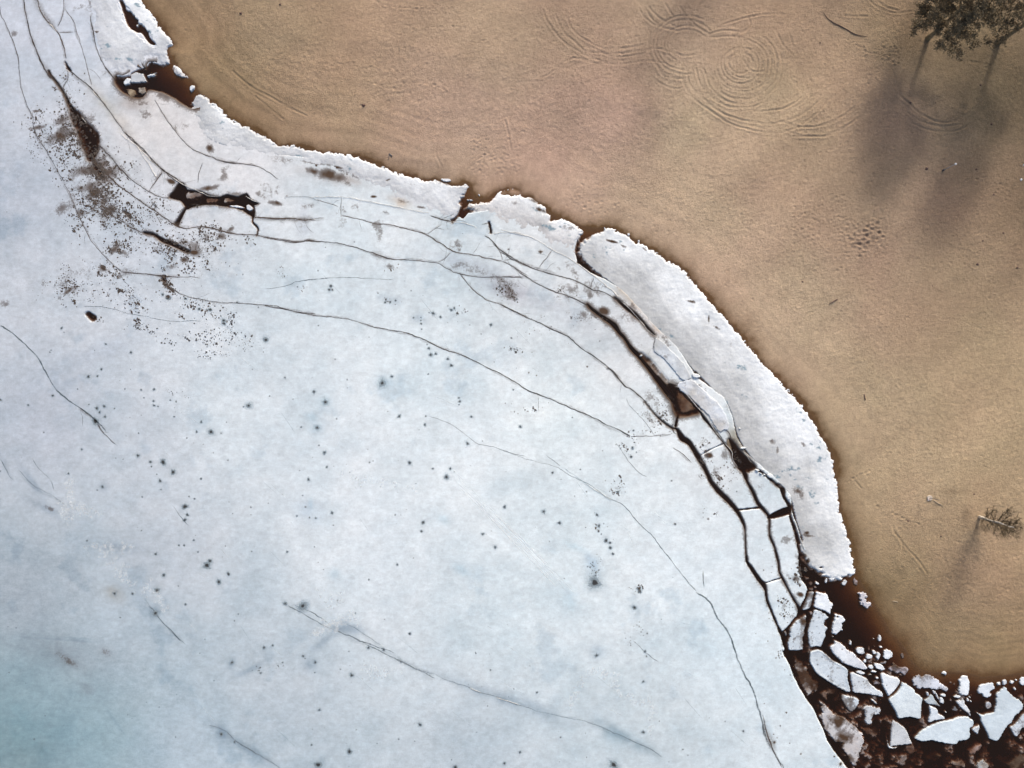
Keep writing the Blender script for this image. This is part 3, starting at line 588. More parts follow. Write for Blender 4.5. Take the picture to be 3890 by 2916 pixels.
def disc(x, y, r, a=.95, col=(.03, .028, .03), halo=1.8, ha=.28, hcol=(.32, .42, .48), ex=1.0, th=0):
    lay[0] += 1; zo = .006+(lay[0] % 17)*.0012; n = 10
    rings = [(0, a, col), (.8, a, col), (1.08, a*.3, tuple((np.array(col)+np.array(hcol))/2)), (halo, ha*.5 if halo > 1.2 else 0, hcol), (halo*1.8, 0, hcol)]
    vv = [(x, y, ZT+zo)]; cc = [col]; aa = [a]; ph = rnd.random()*6; lob = [rnd.uniform(.7, 1.3) for _ in range(n)]
    for fr_, al_, c_ in rings[1:]:
        for k in range(n):
            t = 2*math.pi*k/n; rr = r*fr_*lob[k]; u = rr*math.cos(t)*ex; v = rr*math.sin(t)
            vv.append((x+u*math.cos(th)-v*math.sin(th), y+u*math.sin(th)+v*math.cos(th), ZT+zo)); cc.append(c_); aa.append(al_)
    ff = []
    for k in range(n): ff.append((0, 0, 1+k, 1+(k+1) % n))
    for q_ in range(3):
        for k in range(n):
            a0 = 1+q_*n+k; a1 = 1+q_*n+(k+1) % n; ff.append((a0, a0+n, a1+n, a1))
    put(vv, ff, cc, aa)
R_ = ribbon
mains = []
for L_ in (cw('C1',(310,-40,9),(370,90,10),(430,180,13),(500,260,10),(545,330,8),(575,430,10),(590,540,9)), cw('C1',(215,-40,8),(222,40,9),(240,150,10),(260,280,13),(310,420,14),(370,540,12),(440,660,18),(500,730,12),(570,830,12)), cw('C1',(0,60,4),(5,140,5),(80,280,5),(130,400,5),(165,520,6),(175,620,5),(190,780,5),(240,930,5),(290,1040,5),(300,1130,5),(340,1240,9),(420,1370,7),(500,1510,6),(580,1650,6)),
           cw('C1',(575,-20,7),(580,100,6),(520,240,6)), cw('C1',(585,90,5),(660,200,5),(690,300,6),(740,440,4),(790,620,3),(830,770,3)), cw('C1',(520,295,5),(670,285,4)), cw('C1',(612,620,6),(610,700,6),(560,810,6)),
           cw('C1',(620,630,9),(700,700,9),(830,810,10),(900,890,14),(960,960,7),(1050,1090,7),(1150,1220,8),(1260,1320,7),(1390,1450,8),(1470,1530,9),(1570,1590,9),(1650,1658,10)), cw('C2',(600,0,7),(700,90,8),(840,240,8),(900,300,12),(1000,380,10),(1070,430,10)),
           cw('C1',(1460,1540,8),(1400,1640,9)), cw('C1',(820,120,3),(820,180,5),(840,280,11),(870,430,6),(930,570,9),(970,640,12),(1040,720,12)), cw('C1',(1380,890,4),(1450,1000,4),(1560,1150,5),(1640,1250,6),(1740,1340,8),(1860,1400,9),(1990,1440,13),(2130,1475,8)), cw('C2',(1450,255,9),(1560,270,8),(1700,285,7),(1800,330,3),(1900,400,2)),
           cw('C1',(1820,1460,3),(1790,1560,4),(1780,1650,4)), cw('C2',(390,110,12),(500,220,9),(550,290,12),(660,390,9),(760,470,8),(850,530,8),(920,555,6),(990,560,8)), cw('C2',(340,230,10),(430,340,10),(560,450,10),(700,550,9),(840,650,9),(950,730,10),(1040,780,14),(1120,810,11),(1250,800,11),(1400,825,9),(1500,850,13),(1560,868,9),(1720,875,9),(1850,895,8),(2030,930,9),(2130,912,8),(2211,920,8)),
           cw('C3',(0,885,8),(120,900,7),(260,925,9),(370,910,9),(450,920,8),(600,940,8),(750,970,8),(900,1015,8),(1000,1050,10),(1100,1070,8),(1250,1075,6),(1450,1100,6),(1550,1155,7),(1640,1185,7),(1800,1220,6),(1900,1225,5),(2050,1215,5),(2200,1225,5)),
           cw('C2',(1690,725,8),(1900,730,8),(2211,740,7)), cw('C3',(0,728,8),(200,735,7),(340,742,8),(520,733,4)), cw('C2',(400,640,6),(500,700,6),(640,790,7),(760,855,8)), cw('C2',(820,500,3),(880,400,7),(925,330,9)), cw('C2',(500,1110,4),(580,1180,6)), cw('C2',(580,1180,8),(700,1190,6),(840,1205,9),(940,1220,14),(1100,1225,4),(1250,1225,2)),
           cw('C2',(90,430,4),(150,540,5),(220,720,6),(300,870,5),(400,1000,4),(520,1120,4)), cw('C2',(950,1280,8),(1010,1320,9),(1100,1370,5),(1250,1410,5),(1400,1435,5),(1550,1445,6),(1800,1460,6),(1950,1485,6),(2100,1515,6),(2211,1530,6)),
           cw('B',(0,350,6),(150,375,7),(300,410,6),(450,435,6),(650,458,6),(850,512,7),(1000,548,7),(1170,578,7),(1250,602,8),(1400,665,8),(1550,728,8),(1700,775,7),(1800,828,7),(1920,900,8),(2040,960,8),(2120,1005,9),(2211,1060,9)), cw('C6',(190,-55,8),(280,-8,8),(400,30,7),(520,75,7),(650,130,7),(800,200,7),(900,262,8),(1000,300,8),(1090,348,12)),
           cw('C6',(1090,348,6),(1130,345,4),(1300,340,4),(1440,330,4)), cw('C3',(650,705,6),(830,740,6),(950,775,7),(1100,790,7),(1250,825,8),(1370,865,9),(1500,950,8),(1580,1000,8),(1750,1040,7),(1900,1065,7),(2010,1085,8)), cw('C3',(1370,865,3),(1500,775,4)), cw('C3',(1580,1005,5),(1530,1060,4),(1460,1100,5)), cw('C3',(655,545,2),(655,705,4)), cw('C3',(440,570,3),(560,600,3),(640,635,2)),
           cw('C3',(2010,1085,5),(1995,1030,4),(1970,980,5),(1930,930,4)), cw('C3',(2010,1085,4),(2085,1065,3)), cw('C3',(1850,870,5),(1900,900,8),(1950,960,10),(2050,1035,9),(2150,1095,8),(2230,1130,8)), cw('C4',(0,560,8),(150,650,9),(300,705,9),(450,755,9),(600,800,9),(700,845,10),(780,890,10),(880,920,10),(960,970,10),(1000,990,12)),
           cw('C3',(2010,1090,6),(2120,1150,6),(2230,1225,6)), cw('C4',(0,645,6),(100,690,6),(210,770,7),(300,825,7),(400,880,7),(520,925,7),(640,965,9),(730,1010,10)), cw('C4',(210,750,8),(225,790,7)), cw('C4',(0,780,4),(210,785,4)), cw('C4',(440,550,3),(325,710,4)), cw('C4',(790,765,5),(760,870,6)),
           cw('C3',(1640,1190,7),(1750,1310,6),(1900,1420,6),(2000,1455,6),(2130,1520,6),(2230,1565,6)), cw('C4',(0,1010,7),(200,1110,7),(400,1200,8),(550,1270,10),(700,1390,9),(850,1490,9),(950,1580,10),(1010,1658,10)), cw('C5',(0,0,9),(50,10,8),(150,130,11),(250,200,9),(340,285,10)),
           cw('C4',(1300,1280,5),(1285,1350,6),(1280,1400,4)), cw('C5',(580,135,6),(640,110,6),(720,82,8)), cw('C3',(1400,700,7),(1470,730,12),(1530,745,14),(1590,755,5)), cw('C3',(1830,775,4),(1900,765,6)), cw('C4',(1600,1640,8),(1530,1658,8)), cw('C5',(560,660,5),(620,700,6),(680,750,6),(720,790,6)), cw('C5',(780,880,4),(820,930,6)),
           cw('R3',(-20,900,8),(0,980,9),(50,1180,14),(100,1300,17),(150,1430,9),(260,1658,8)), cw('C5',(990,510,6),(1030,540,9),(1050,600,8)), cw('C5',(560,480,6),(575,540,8),(600,545,6)), cw('C5',(960,545,4),(995,520,5)), cw('E',(820,1340,14),(840,1380,10),(865,1415,6),(900,1450,3),(980,1530,2)), cw('E',(660,1210,9),(710,1250,9),(760,1290,6),(790,1310,6))):
    R_(L_, col=DK if rnd.random() < .6 else BR, a=1.6, wmul=.72); mains.append(L_)
    R_(L_, col=(.14, .10, .08), a=1.5, halo=3.6, wmul=1.0)
for L_ in (cw('C6',(0,460,4),(120,500,4),(300,555,4),(480,600,4),(600,680,4),(750,760,4),(900,860,4),(1000,905,7),(1060,960,7),(1180,1090,6),(1290,1200,7),(1380,1320,8),(1480,1450,8),(1570,1560,8),(1650,1658,9)),
           cw('V',(1503,1277,3.6),(1530,1297,3.8),(1550,1335,3.6),(1580,1380,3.6),(1600,1440,3.6),(1620,1480,3.8),(1640,1530,3.8),(1655,1590,4.2),(1675,1630,4),(1692,1658,3.6),(1720,1720,3)), cw('C6',(1570,1560,5),(1600,1590,4)),
           cw('V',(0,700,3),(40,730,3),(85,775,3),(110,825,3),(140,857,3.5),(180,885,2),(210,910,3),(230,935,2)), cw('V',(1520,1230,1.5),(1520,1270,2)), cw('F',(1450,480,4),(1540,600,6),(1590,660,3)), cw('F',(1240,1320,5),(1310,1390,12),(1360,1460,6),(1440,1540,6),(1500,1600,8),(1540,1640,3)),
           cw('H',(1450,330,8),(1500,345,5),(1560,380,7),(1640,440,5),(1690,470,5)), cw('H',(1860,570,5),(1950,600,7),(2050,640,8),(2120,660,7),(2211,690,6)), cw('F',(420,270,10),(440,300,8),(450,370,4)), cw('F',(270,80,3),(300,130,3),(420,260,3)), cw('E',(700,360,3),(850,360,4),(980,385,4),(1100,425,4),(1250,450,3),(1440,483,5),(1500,490,5),(1700,480,3)),
           cw('B',(0,205,2),(140,195,3),(300,150,4),(430,128,7),(520,118,7),(640,120,3),(780,122,5),(900,125,3),(1100,140,3)), cw('C6',(380,500,2),(480,580,3),(520,600,3)), cw('C6',(1060,20,3),(1090,90,3),(1200,220,3),(1300,350,2)), cw('C6',(960,400,2),(1050,520,3),(1140,630,3),(1240,700,2)), cw('B',(1380,1270,2),(1560,1350,4),(1700,1440,4),(1800,1515,5),(1950,1550,4),(2211,1630,3)), cw('I',(1990,580,3),(2060,640,5),(2100,680,6),(2211,770,4))):
    R_(L_, col=(.07, .10, .12), a=.95, wmul=.8)
for L_ in (cw('C6',(520,610,5),(640,690,5),(760,770,5)),):
    R_(L_, col=(.2,.3,.35), a=.5)
faint = [cw('V',(620,1305,4),(700,1350,4),(770,1380,4),(850,1420,4),(940,1465,4)), cw('I',(0,720,9),(60,765,10),(200,830,8),(350,880,8),(500,945,7),(600,970,7),(720,1020,8),(850,1055,8),(960,1100,8),(1100,1140,7),(1250,1195,6),(1400,1230,5),(1560,1255,5),(1700,1300,5),(1830,1360,8),(1950,1410,9),(2050,1450,11),(2140,1490,12),(2250,1560,12)),
         cw('H',(640,1300,6),(720,1320,8),(790,1350,8),(860,1420,14),(960,1480,18),(1060,1540,12),(1150,1590,8),(1260,1670,6)), cw('H',(1800,440,8),(1900,490,8),(1980,550,7),(2110,640,8)), cw('L',(1480,-80,4),(1600,90,12),(1700,210,6),(1820,325,10),(1900,400,4)),
         cw('F',(10,90,14),(50,160,14),(80,230,8),(130,290,5)), cw('F',(150,180,4),(240,280,8),(330,350,7),(480,430,5),(560,500,5)), cw('C3',(180,550,3),(380,550,4),(480,600,2))]
for L_ in faint:
    R_(L_, col=(.15, .19, .21), a=.75, wmul=.45); R_(L_, col=(.25, .31, .35), a=.8, halo=6, wmul=.8)
# soft grey seepage beside the darker cracks
for L_ in (cw('C3',(900,1015,8),(1000,1050,10),(1100,1070,8)), cw('C2',(390,110,12),(500,220,9),(550,290,12)), cw('C2',(1690,725,8),(1900,730,8),(2211,740,7)), cw('C1',(310,-40,9),(370,90,10),(430,180,13),(500,260,10)), cw('R3',(0,980,9),(50,1180,14),(100,1300,17),(150,1430,9)), cw('C4',(640,965,9),(730,1010,10)), cw('C2',(640,790,7),(760,855,8))):
    R_(L_, col=(.22, .2, .19), a=1.8, halo=8)
# pale pressure ridges standing on the sheet
for L_ in (cw('C3',(400,545,6),(650,545,8),(850,570,8),(1000,605,10),(1200,650,10),(1400,692,9)), cw('C3',(1560,760,10),(1650,765,10),(1750,790,12),(1800,815,10)), cw('C3',(1920,860,7),(2040,842,8),(2130,850,8),(2211,880,8)), cw('C4',(0,385,10),(60,400,10),(200,430,12),(300,465,12),(440,550,14),(550,610,14),(650,665,13),(780,760,14),(850,820,14),(920,880,16),(1000,960,16)),
           cw('C4',(1010,975,10),(1100,1060,8),(1200,1170,9),(1290,1270,9),(1340,1310,10)), cw('C1',(835,790,12),(860,850,12),(910,890,9),(950,940,6)), cw('C1',(440,200,10),(480,240,9),(525,300,7)), cw('C1',(730,1060,8),(780,1130,8)), cw('C2',(560,0,7),(640,70,8),(740,150,7),(830,250,8),(890,310,6)), cw('C2',(700,130,10),(780,240,10),(860,360,9),(890,400,6)),
           cw('C2',(990,370,8),(1090,440,10),(1180,475,9),(1300,530,9),(1400,550,8)), cw('C5',(575,145,8),(640,180,9),(720,260,9),(778,325,9),(850,400,8),(950,560,8),(1050,700,10),(1060,760,8),(1110,840,8)), cw('I',(620,975,4),(700,1005,6),(740,1025,4)), cw('I',(850,1058,4),(920,1085,6),(1050,1130,6)), cw('C4',(1270,1480,6),(1330,1560,8),(1410,1650,8)), cw('C5',(430,0,6),(500,80,8),(580,140,8)),
           cw('C6',(700,735,3),(800,800,5),(950,890,4)), cw('C2',(1610,540,8),(1680,590,8),(1730,605,6)), cw('C5',(1150,690,8),(1230,790,8)), cw('R1',(1010,1530,14),(990,1600,10))):
    R_(L_, col=(.80, .77, .72), a=.95, wmul=.55, ridge=.10, z0=.012)
for k in range(150):      # hair cracks branching off the main ones
    L_ = rnd.choice(mains); i_ = rnd.randrange(len(L_)-1); t_ = rnd.random(); p0 = np.array(L_[i_][:2])*(1-t_)+np.array(L_[i_+1][:2])*t_
    dv = np.array(L_[i_+1][:2])-np.array(L_[i_][:2]); a_ = math.atan2(dv[1], dv[0])+rnd.choice((-1, 1))*rnd.uniform(.3, 1.3); l_ = rnd.uniform(12, 75)
    if p0[0] > 2500 or p0[1] < 250: continue
    a2 = a_+rnd.uniform(-.5, .5)
    R_([(p0[0], p0[1], .12), (p0[0]+math.cos(a_)*l_*.5, p0[1]+math.sin(a_)*l_*.5, .09), (p0[0]+math.cos(a_)*l_*.5+math.cos(a2)*l_*.5, p0[1]+math.sin(a_)*l_*.5+math.sin(a2)*l_*.5, .05)], col=(.16, .17, .18), a=rnd.uniform(.3, .9), wmul=.7)
# skid scratches, pale
for k in range(26):
    x0 = 1060+rnd.uniform(-80, 60); y0 = rnd.uniform(0, 500); Ls = rnd.uniform(300, 900); off = rnd.uniform(-60, 60)
    R_(cw('G',(1560+off+y0, 260+y0*.95+off*.2-40, 2),(1560+off+y0+Ls*.35, 260+y0*.95+Ls*.34-40, 3),(1560+off+y0+Ls*.7, 260+y0*.95+Ls*.72-40, 2)), col=(.84,.88,.90), a=.45, wmul=.8, jit=.01)
for k in range(60):      # short faint scratches all over
    vx, vy = rnd.uniform(300, 1600), rnd.uniform(550, 1600)
    if vx > 1000+(vy-550)*.75: continue
    a_ = math.radians(rnd.gauss(42, 10)); l_ = rnd.uniform(20, 70)
    R_(cw('V',(vx,vy,1),(vx+math.cos(a_)*l_/2,vy+math.sin(a_)*l_/2+rnd.uniform(-2,2),1.4),(vx+math.cos(a_)*l_,vy+math.sin(a_)*l_,1)), col=rnd.choice(((.84,.88,.91),(.42,.52,.58))), a=.32, wmul=.8, jit=.01)
# melt holes: (frame, x, y, radius, halo alpha)
holes = [('C6',797,1575,26,.55),('F',1557,494,14,.2),('F',1575,562,9,.2),('F',1555,606,8,.25),('F',1370,122,16,.3),('F',1457,206,12,.3),('F',1160,65,9,.4),('F',1265,118,8,.3),('F',1347,278,9,.3),('F',1692,262,6,.2),('F',1740,985,20,.35),('F',1765,950,10,.3),('F',1840,1125,12,.4),('F',1920,1060,9,.3),('F',1378,1068,9,.35),('F',1322,1200,14,.3),('F',1310,1388,12,.5),('F',865,328,7,.35),('F',578,215,6,.3),('F',1310,892,7,.25),('F',1115,1225,6,.25),('F',1590,410,5,.15),('F',1635,428,5,.1),('F',1505,818,6,.1),('F',1548,820,6,.1),('F',735,780,5,.1),('F',1560,1315,5,.1),('F',1500,1160,4,.1),('F',1275,157,5,.1),('F',1320,222,4,.1),('F',965,1222,8,.3),('F',1630,775,5,.2),('F',1665,875,5,.2),
         ('H',1292,278,8,.3),('H',1437,297,13,.55),('H',1113,645,7,.4),('H',1187,628,6,.3),('H',845,772,9,.5),('H',1085,860,5,.4),('H',1270,772,4,.3),('H',1545,770,7,.4),('H',1850,880,9,.4),('H',1990,648,7,.4),('H',1830,1520,14,.35),('H',1570,1630,16,.4),('H',1580,1170,6,.4),('H',1513,1463,5,.3),('H',1540,857,4,.2),('H',755,1372,8,.4),('H',868,1437,6,.2),('H',1443,718,6,.3),('H',455,283,5,.2),('H',2120,665,9,.3),
         ('I',2013,310,12,.4),('I',1695,712,8,.5),('I',2100,678,7,.3),('I',2085,932,7,.4),('I',2087,1357,8,.4),('I',1838,1628,18,.4),('I',212,1295,9,.4),('I',125,532,5,.3),('I',1192,1023,6,.3),('I',920,1618,6,.3),('I',1050,1525,7,.3),('I',2055,150,5,.2),('I',2045,180,5,.2),('I',2062,185,4,.2),('I',680,693,4,.1),('I',510,1650,12,.3),('I',52,765,6,.3),
         ('C6',812,1005,8,.3),('C6',830,1098,8,.3),('C6',825,1143,5,.2),('C6',890,1222,11,.3),('C6',922,1240,8,.2),('C6',923,1282,8,.3),('C6',947,1332,7,.2),('C6',800,1515,5,.2),('C6',828,1468,4,.1),('C6',367,978,7,.6),('C6',497,1073,9,.2),('C6',37,938,7,.5),('C6',170,265,7,.3),('C6',440,652,7,.2),('C6',987,813,7,.2),('C6',1468,1082,6,.2),('C6',1120,297,5,.2),('C6',1110,445,6,.3),('C6',1747,1040,5,.2),('C6',1165,1630,9,.5),('C6',1175,1650,6,.3),('C6',848,1167,4,.1),('C6',870,1080,3,.1),('C6',510,708,3,0),('C6',606,188,4,.1),('C6',860,468,3,.1),('C6',1143,480,4,.1),('C6',718,1110,3,.1),
         ('G',330,1328,15,.55),('G',187,1308,9,.3),('G',1538,245,11,.5),('G',1572,176,6,.3),('G',1230,127,8,.4),('G',1425,176,5,.3),('G',580,548,8,.3),('G',1328,702,7,.3),('G',1343,625,9,.3),('G',1845,725,7,.4),('G',1948,835,7,.5),('G',382,265,6,.5),('G',1128,980,5,.4),('G',1230,1560,7,.4),('G',1283,300,3,0),('G',1262,925,3,0),('G',888,1106,4,.2),('G',285,572,4,.3),('G',390,584,4,.3),('G',443,590,5,.3),('G',203,873,5,.4),('G',432,832,3,.2),('G',516,40,7,.4),('G',535,162,5,.3),('G',333,402,3,.2),
         ('B',1000,1005,12,.7),('B',1082,948,6,.4),('B',523,1165,11,.5),('B',428,1078,7,.4),('B',455,1380,9,.6),('B',1143,1285,7,.4),('B',1357,1355,7,.4),('B',1365,1283,4,.2),('B',1650,1160,6,.3),('B',1643,1130,5,.2),('B',1645,1187,4,.1),('B',1748,1287,6,.4),('B',1718,1512,7,.4),('B',2160,1372,6,.2),('B',2100,1060,4,.2),('B',25,645,14,.5),('B',570,190,8,.2),('B',555,220,7,.3),('B',1025,328,7,.2),('B',1068,325,6,.2),('B',1112,312,5,.2),('B',1580,392,7,.4),('B',1605,375,6,.2),('B',1427,420,8,.4),('B',1393,413,4,.1),('B',1490,450,7,.3),('B',1327,507,6,.2),('B',1325,480,4,.1),('B',1325,455,4,.1),('B',1262,457,5,.2),('B',1333,553,4,.1),('B',1405,768,8,.4),('B',1450,760,7,.3),('B',1392,712,6,.3),('B',1378,680,4,.2),('B',1550,803,7,.3),('B',1580,857,8,.3),('B',1912,517,7,.3),('B',57,1115,4,.1),('B',464,523,4,.1),('B',1385,930,4,.1),('B',1047,1243,3,0),('B',2130,300,5,.1),('B',1985,195,5,.1),('B',966,250,3,.1),('B',515,1590,6,.4),('B',470,1527,4,.2),('B',320,1375,4,.4),
         ('E',1102,748,6,.4),('E',893,677,5,.3),('E',520,543,6,.3),('E',745,950,9,.2),('E',822,948,6,.2),('E',855,890,7,.2),('E',1297,1055,7,.4),('E',1188,1062,5,.2),('E',1292,1155,5,.3),('E',1297,1192,6,.3),('E',1330,1200,4,.2),('E',1432,1148,5,.2),('E',1482,1162,4,.2),('E',1775,1413,11,.4),('E',1692,1332,6,.3),('E',1655,1414,6,.3),('E',1572,1466,4,.1),('E',1466,1287,4,.2),('E',1212,1128,4,.1),('E',815,1217,9,.3),('E',877,1200,7,.3),('E',840,1250,6,.3),('E',885,1287,7,.3),('E',803,1325,17,.3),('E',1166,1425,4,.2),('E',1052,1054,4,.1),('E',240,1190,5,.4),('E',447,1110,7,.1),('E',8,1145,6,.4),('E',690,1562,5,.4),('E',1100,890,3,.1),('E',965,1218,4,.1),('E',750,1185,4,.1),('E',655,1055,4,.1),('E',2090,1195,8,.8),('E',1904,1333,3,.1),('E',1880,480,9,.4),('E',1885,505,8,.4),('E',1413,292,10,.3),('E',1370,262,7,.3),('E',1560,295,9,.2),('E',1675,382,9,.1),('E',1765,390,10,.1),('E',1740,392,6,.1),
         ('R3',318,880,9,0),('R3',232,1065,8,0),('R3',148,1295,12,.1),('R3',372,355,5,0),('R3',295,283,4,0),('R3',395,440,4,0),('R3',10,755,5,0),('R3',205,30,6,0),('R3',172,118,7,0),('R3',220,115,6,0),('R3',260,100,6,0),('R3',210,62,5,0),('R3',245,65,4,0),('R3',1075,1600,14,.2),('R3',990,1495,9,.1),('R3',188,1235,5,0),('R3',140,1185,6,0),('R3',365,1310,5,.1),('R3',520,1460,6,.3),('R3',770,1105,3,0),('R1',368,422,7,0),('R1',478,455,4,0),('R1',488,370,4,0),('R1',440,1020,5,0),('R1',445,1098,5,0),('R1',495,1132,4,0),('R1',428,1415,6,0),('R1',258,1310,4,0),('R1',742,538,9,0),('R1',352,140,5,0),('R1',755,400,4,0),
         ('C4',340,568,9,.2),('C4',140,962,4,0),('C4',835,1315,4,0),('C4',730,1530,5,0),('C4',245,1255,3,0),('C4',305,1605,4,.1),('C4',240,1580,4,0),('C4',70,545,5,.1),('C5',1100,1030,4,0),('C5',585,1302,5,0),('C5',225,660,6,.2),('C5',215,740,7,.2),('C5',100,1035,6,.1),('C5',555,940,4,.1),('C5',860,1260,4,0),('C5',1365,280,4,0)]
for k, x_, y_, r_, ha_ in holes:
    m_ = M(c(k, (x_, y_))[0]); rr = r_/ORG[k][2]*S
    brown = k in ('R1', 'R3', 'C4') or (k == 'C6' and x_ > 1300)
    disc(m_[0], m_[1], rr*.95, 3.0, (.045, .028, .018) if brown else (.03, .032, .034), 1.6+ha_*2.0, .22+ha_*.42, (.36, .33, .30) if brown else (.34, .43, .49), rnd.uniform(.85, 1.25), rnd.random()*3)
# clusters of small pits: frame, x0,y0,x1,y1, n, rmin,rmax(u)
cl = [('C1',480,900,760,1500,260,1.3,3.2),('C1',800,1380,1000,1658,150,1.3,3.2),('C2',280,200,520,700,320,1.3,3.2),('C2',380,560,640,780,150,1.3,3.0),('C2',560,500,1050,830,170,1.2,2.4),('C2',600,830,1500,1000,140,1.2,2.6),('C2',1050,780,1560,960,130,1.3,2.9),('C2',420,600,800,860,150,1.3,2.8),('C2',220,350,600,700,170,1.2,2.6),('C2',130,560,330,900,90,1.2,2.6),('C2',450,900,700,1060,90,1.3,3.0),('C2',800,950,1250,1060,100,1.2,2.6),('C2',950,1080,1450,1170,80,1.2,2.5),('C2',400,1080,620,1260,70,1.2,2.6),
      ('C2',900,1200,1040,1420,70,1.4,3.4),('C2',560,1280,760,1520,70,1.2,2.8),('C2',1050,1400,1500,1560,60,1.3,3.0),('C2',0,1180,280,1420,90,1.2,2.6),('C2',640,1540,820,1650,40,1.1,2.2),('C2',300,1000,600,1500,60,1.0,2.2),('C1',250,950,420,1400,120,1.1,2.3),('C1',480,850,760,1650,260,1.1,2.4),('C1',900,1400,1250,1658,60,1.1,2.2),('C1',480,700,700,960,30,1,2),
      ('E',1100,500,1250,570,40,1,2),('E',1440,560,1960,700,110,1.1,2.8),('E',1680,730,1960,800,40,1.0,2.5),('E',1850,380,2000,560,50,1.2,2.6),('E',960,150,1300,420,70,1.1,2.6),('E',280,130,720,330,90,1.0,2.4),('E',1200,560,1420,600,20,1,1.6),('E',1800,590,2200,760,60,.9,1.8),('E',1300,930,1550,1400,22,1,2),('B',1000,20,1140,70,20,1.2,2.4),('B',310,180,370,240,14,1.2,2.2),('B',1000,270,1170,380,26,1.1,2.2),('B',1900,150,2160,320,60,1.2,2.4),('B',0,20,250,100,26,1,1.8),('B',1600,640,1100,760,1,1,1),
      ('B',1550,350,1680,460,26,1,1.8),('B',2020,690,2200,760,30,1,2),('C6',900,680,1060,850,60,1,2),('C6',120,60,420,170,36,1,1.8),('C6',1030,240,1180,520,50,1,2),('C6',1180,150,1440,340,80,1,2),('C6',1640,440,1760,700,50,1,2.2),('C6',1780,600,1980,900,60,1,2.2),('C6',1150,1600,1190,1656,16,1.2,2.4),('C6',760,1360,840,1560,50,1,1.8),('C6',770,1080,880,1250,20,1,1.8),('I',1900,380,2200,620,26,1,2.2),('I',1900,120,2080,200,18,1,2),('H',1180,770,1280,820,16,1,2),('H',1020,820,1200,870,14,1,2),
      ('C4',440,850,620,960,50,1,2),('C4',0,850,160,970,50,1.2,2.4),('C4',650,1050,950,1180,70,1,2),('C4',1950,1020,2060,1300,1,1,1.2),('C4',60,1100,500,1400,40,.9,1.6),('C5',430,220,600,480,90,1,2.2),('C5',860,850,1000,980,50,1,2.2),('C5',800,580,900,760,50,1,2.2),('C5',1020,650,1140,900,80,1,2),('R1',590,780,760,1160,60,1.2,2.4),('R1',840,360,930,620,40,1.8,4),('R1',780,480,880,620,26,1.5,3.2),('R1',540,1540,640,1650,12,1.2,2.2),('C5',600,1180,900,1330,14,1,1.8),('C4',1950,900,2190,1600,60,.9,1.5)]
for k, x0, y0, x1, y1, n, r0, r1 in cl:
    if n == 1: continue
    cx_, cy_ = (x0+x1)/2, (y0+y1)/2; sx_, sy_ = (x1-x0), (y1-y0)
    subs = [(cx_+rnd.gauss(0, .27)*sx_, cy_+rnd.gauss(0, .27)*sy_, rnd.uniform(.03, .11), rnd.uniform(.6, 1.3)) for _ in range(max(2, n//9))]
    for i in range(int(n*(1.9 if k in ('C1', 'C2') else 1.2))):
        if rnd.random() < .72:
            q_ = rnd.choice(subs); m0 = rnd.gauss(0, 1); x_ = q_[0]+(m0*.8+rnd.gauss(0, .6))*q_[2]*max(sx_, sy_); y_ = q_[1]+(m0*.7+rnd.gauss(0, .6))*q_[2]*max(sx_, sy_); fz = q_[3]
        else: x_ = cx_+rnd.gauss(0, .3)*sx_; y_ = cy_+rnd.gauss(0, .3)*sy_; fz = .8
        m_ = M(c(k, (x_, y_))[0]); dk = (.05, .034, .024) if k[0] in 'CR' or y_ < 400 else (.045, .045, .048)
        disc(m_[0], m_[1], min(rnd.lognormvariate(0, .42), 2.2)*(r0+r1)*.42*fz*S, rnd.uniform(1.2, 2.6), dk, 1.15, 0, (.30, .28, .27), rnd.uniform(.7, 1.5), rnd.random()*3)
for i in range(520):      # sparse pits everywhere on the sheet
    vx, vy = rnd.uniform(0, 1750), rnd.uniform(420, 1658)
    if vx > 950+(vy-420)*.62 : continue
    if fbm(np.array([vx]), np.array([vy]), 160, 2, 3)[0] < -.12: continue
    m_ = M((vx*1.7586, vy*1.7586)); disc(m_[0], m_[1], min(3., .95*rnd.lognormvariate(0, .5))*S, rnd.uniform(.6, 2.2), (.045, .048, .05), 1.9, .3, (.36, .42, .46))
# frozen footprints: pale slush prints
def prints(k, pts, n, spread, r=5.5):
    P = smooth(c(k, *pts), 8); L = np.concatenate([[0], np.cumsum(np.hypot(*np.diff(P, axis=0).T))])
    for i in range(n):
        d = rnd.random()*L[-1]; p = (np.interp(d, L, P[:, 0])+rnd.gauss(0, spread), np.interp(d, L, P[:, 1])+rnd.gauss(0, spread)); m_ = M(p)
        disc(m_[0], m_[1], r*S*rnd.uniform(.6, 1.3), rnd.uniform(.15, .38), (.80, .85, .88), 1.5, .1, (.8, .85, .88), 1.4, rnd.random()*3)
prints('F',[(590,240),(580,370),(600,480),(540,560),(600,620)],60,10,4.5); prints('F',[(500,480),(640,500),(760,540),(820,560)],50,12,4.5); prints('F',[(720,850),(860,840),(1000,830),(1100,840)],60,14,4.5)
prints('F',[(920,900),(1020,1000),(1040,1090),(1200,1160),(1330,1260),(1380,1320)],60,14,4.5); prints('G',[(500,1260),(620,1250),(560,1330)],26,14,4); prints('G',[(560,1500),(640,1450),(700,1430),(800,1430)],36,12,5)
prints('G',[(420,1560),(560,1510),(600,1530)],26,8,5); prints('I',[(1480,1150),(1500,1080),(1540,980),(1600,880),(1680,840)],34,7,5); prints('I',[(1680,850),(1850,890),(1830,960),(1900,1040),(2010,1110)],40,9,5); prints('I',[(2010,1110),(2140,1100),(2150,1200),(2140,1300),(2160,1390)],34,9,5)
prints('H',[(1980,830),(2060,860),(2180,850)],50,16,3.5); prints('G',[(660,240),(850,270),(1150,310),(1300,370)],34,12,4)

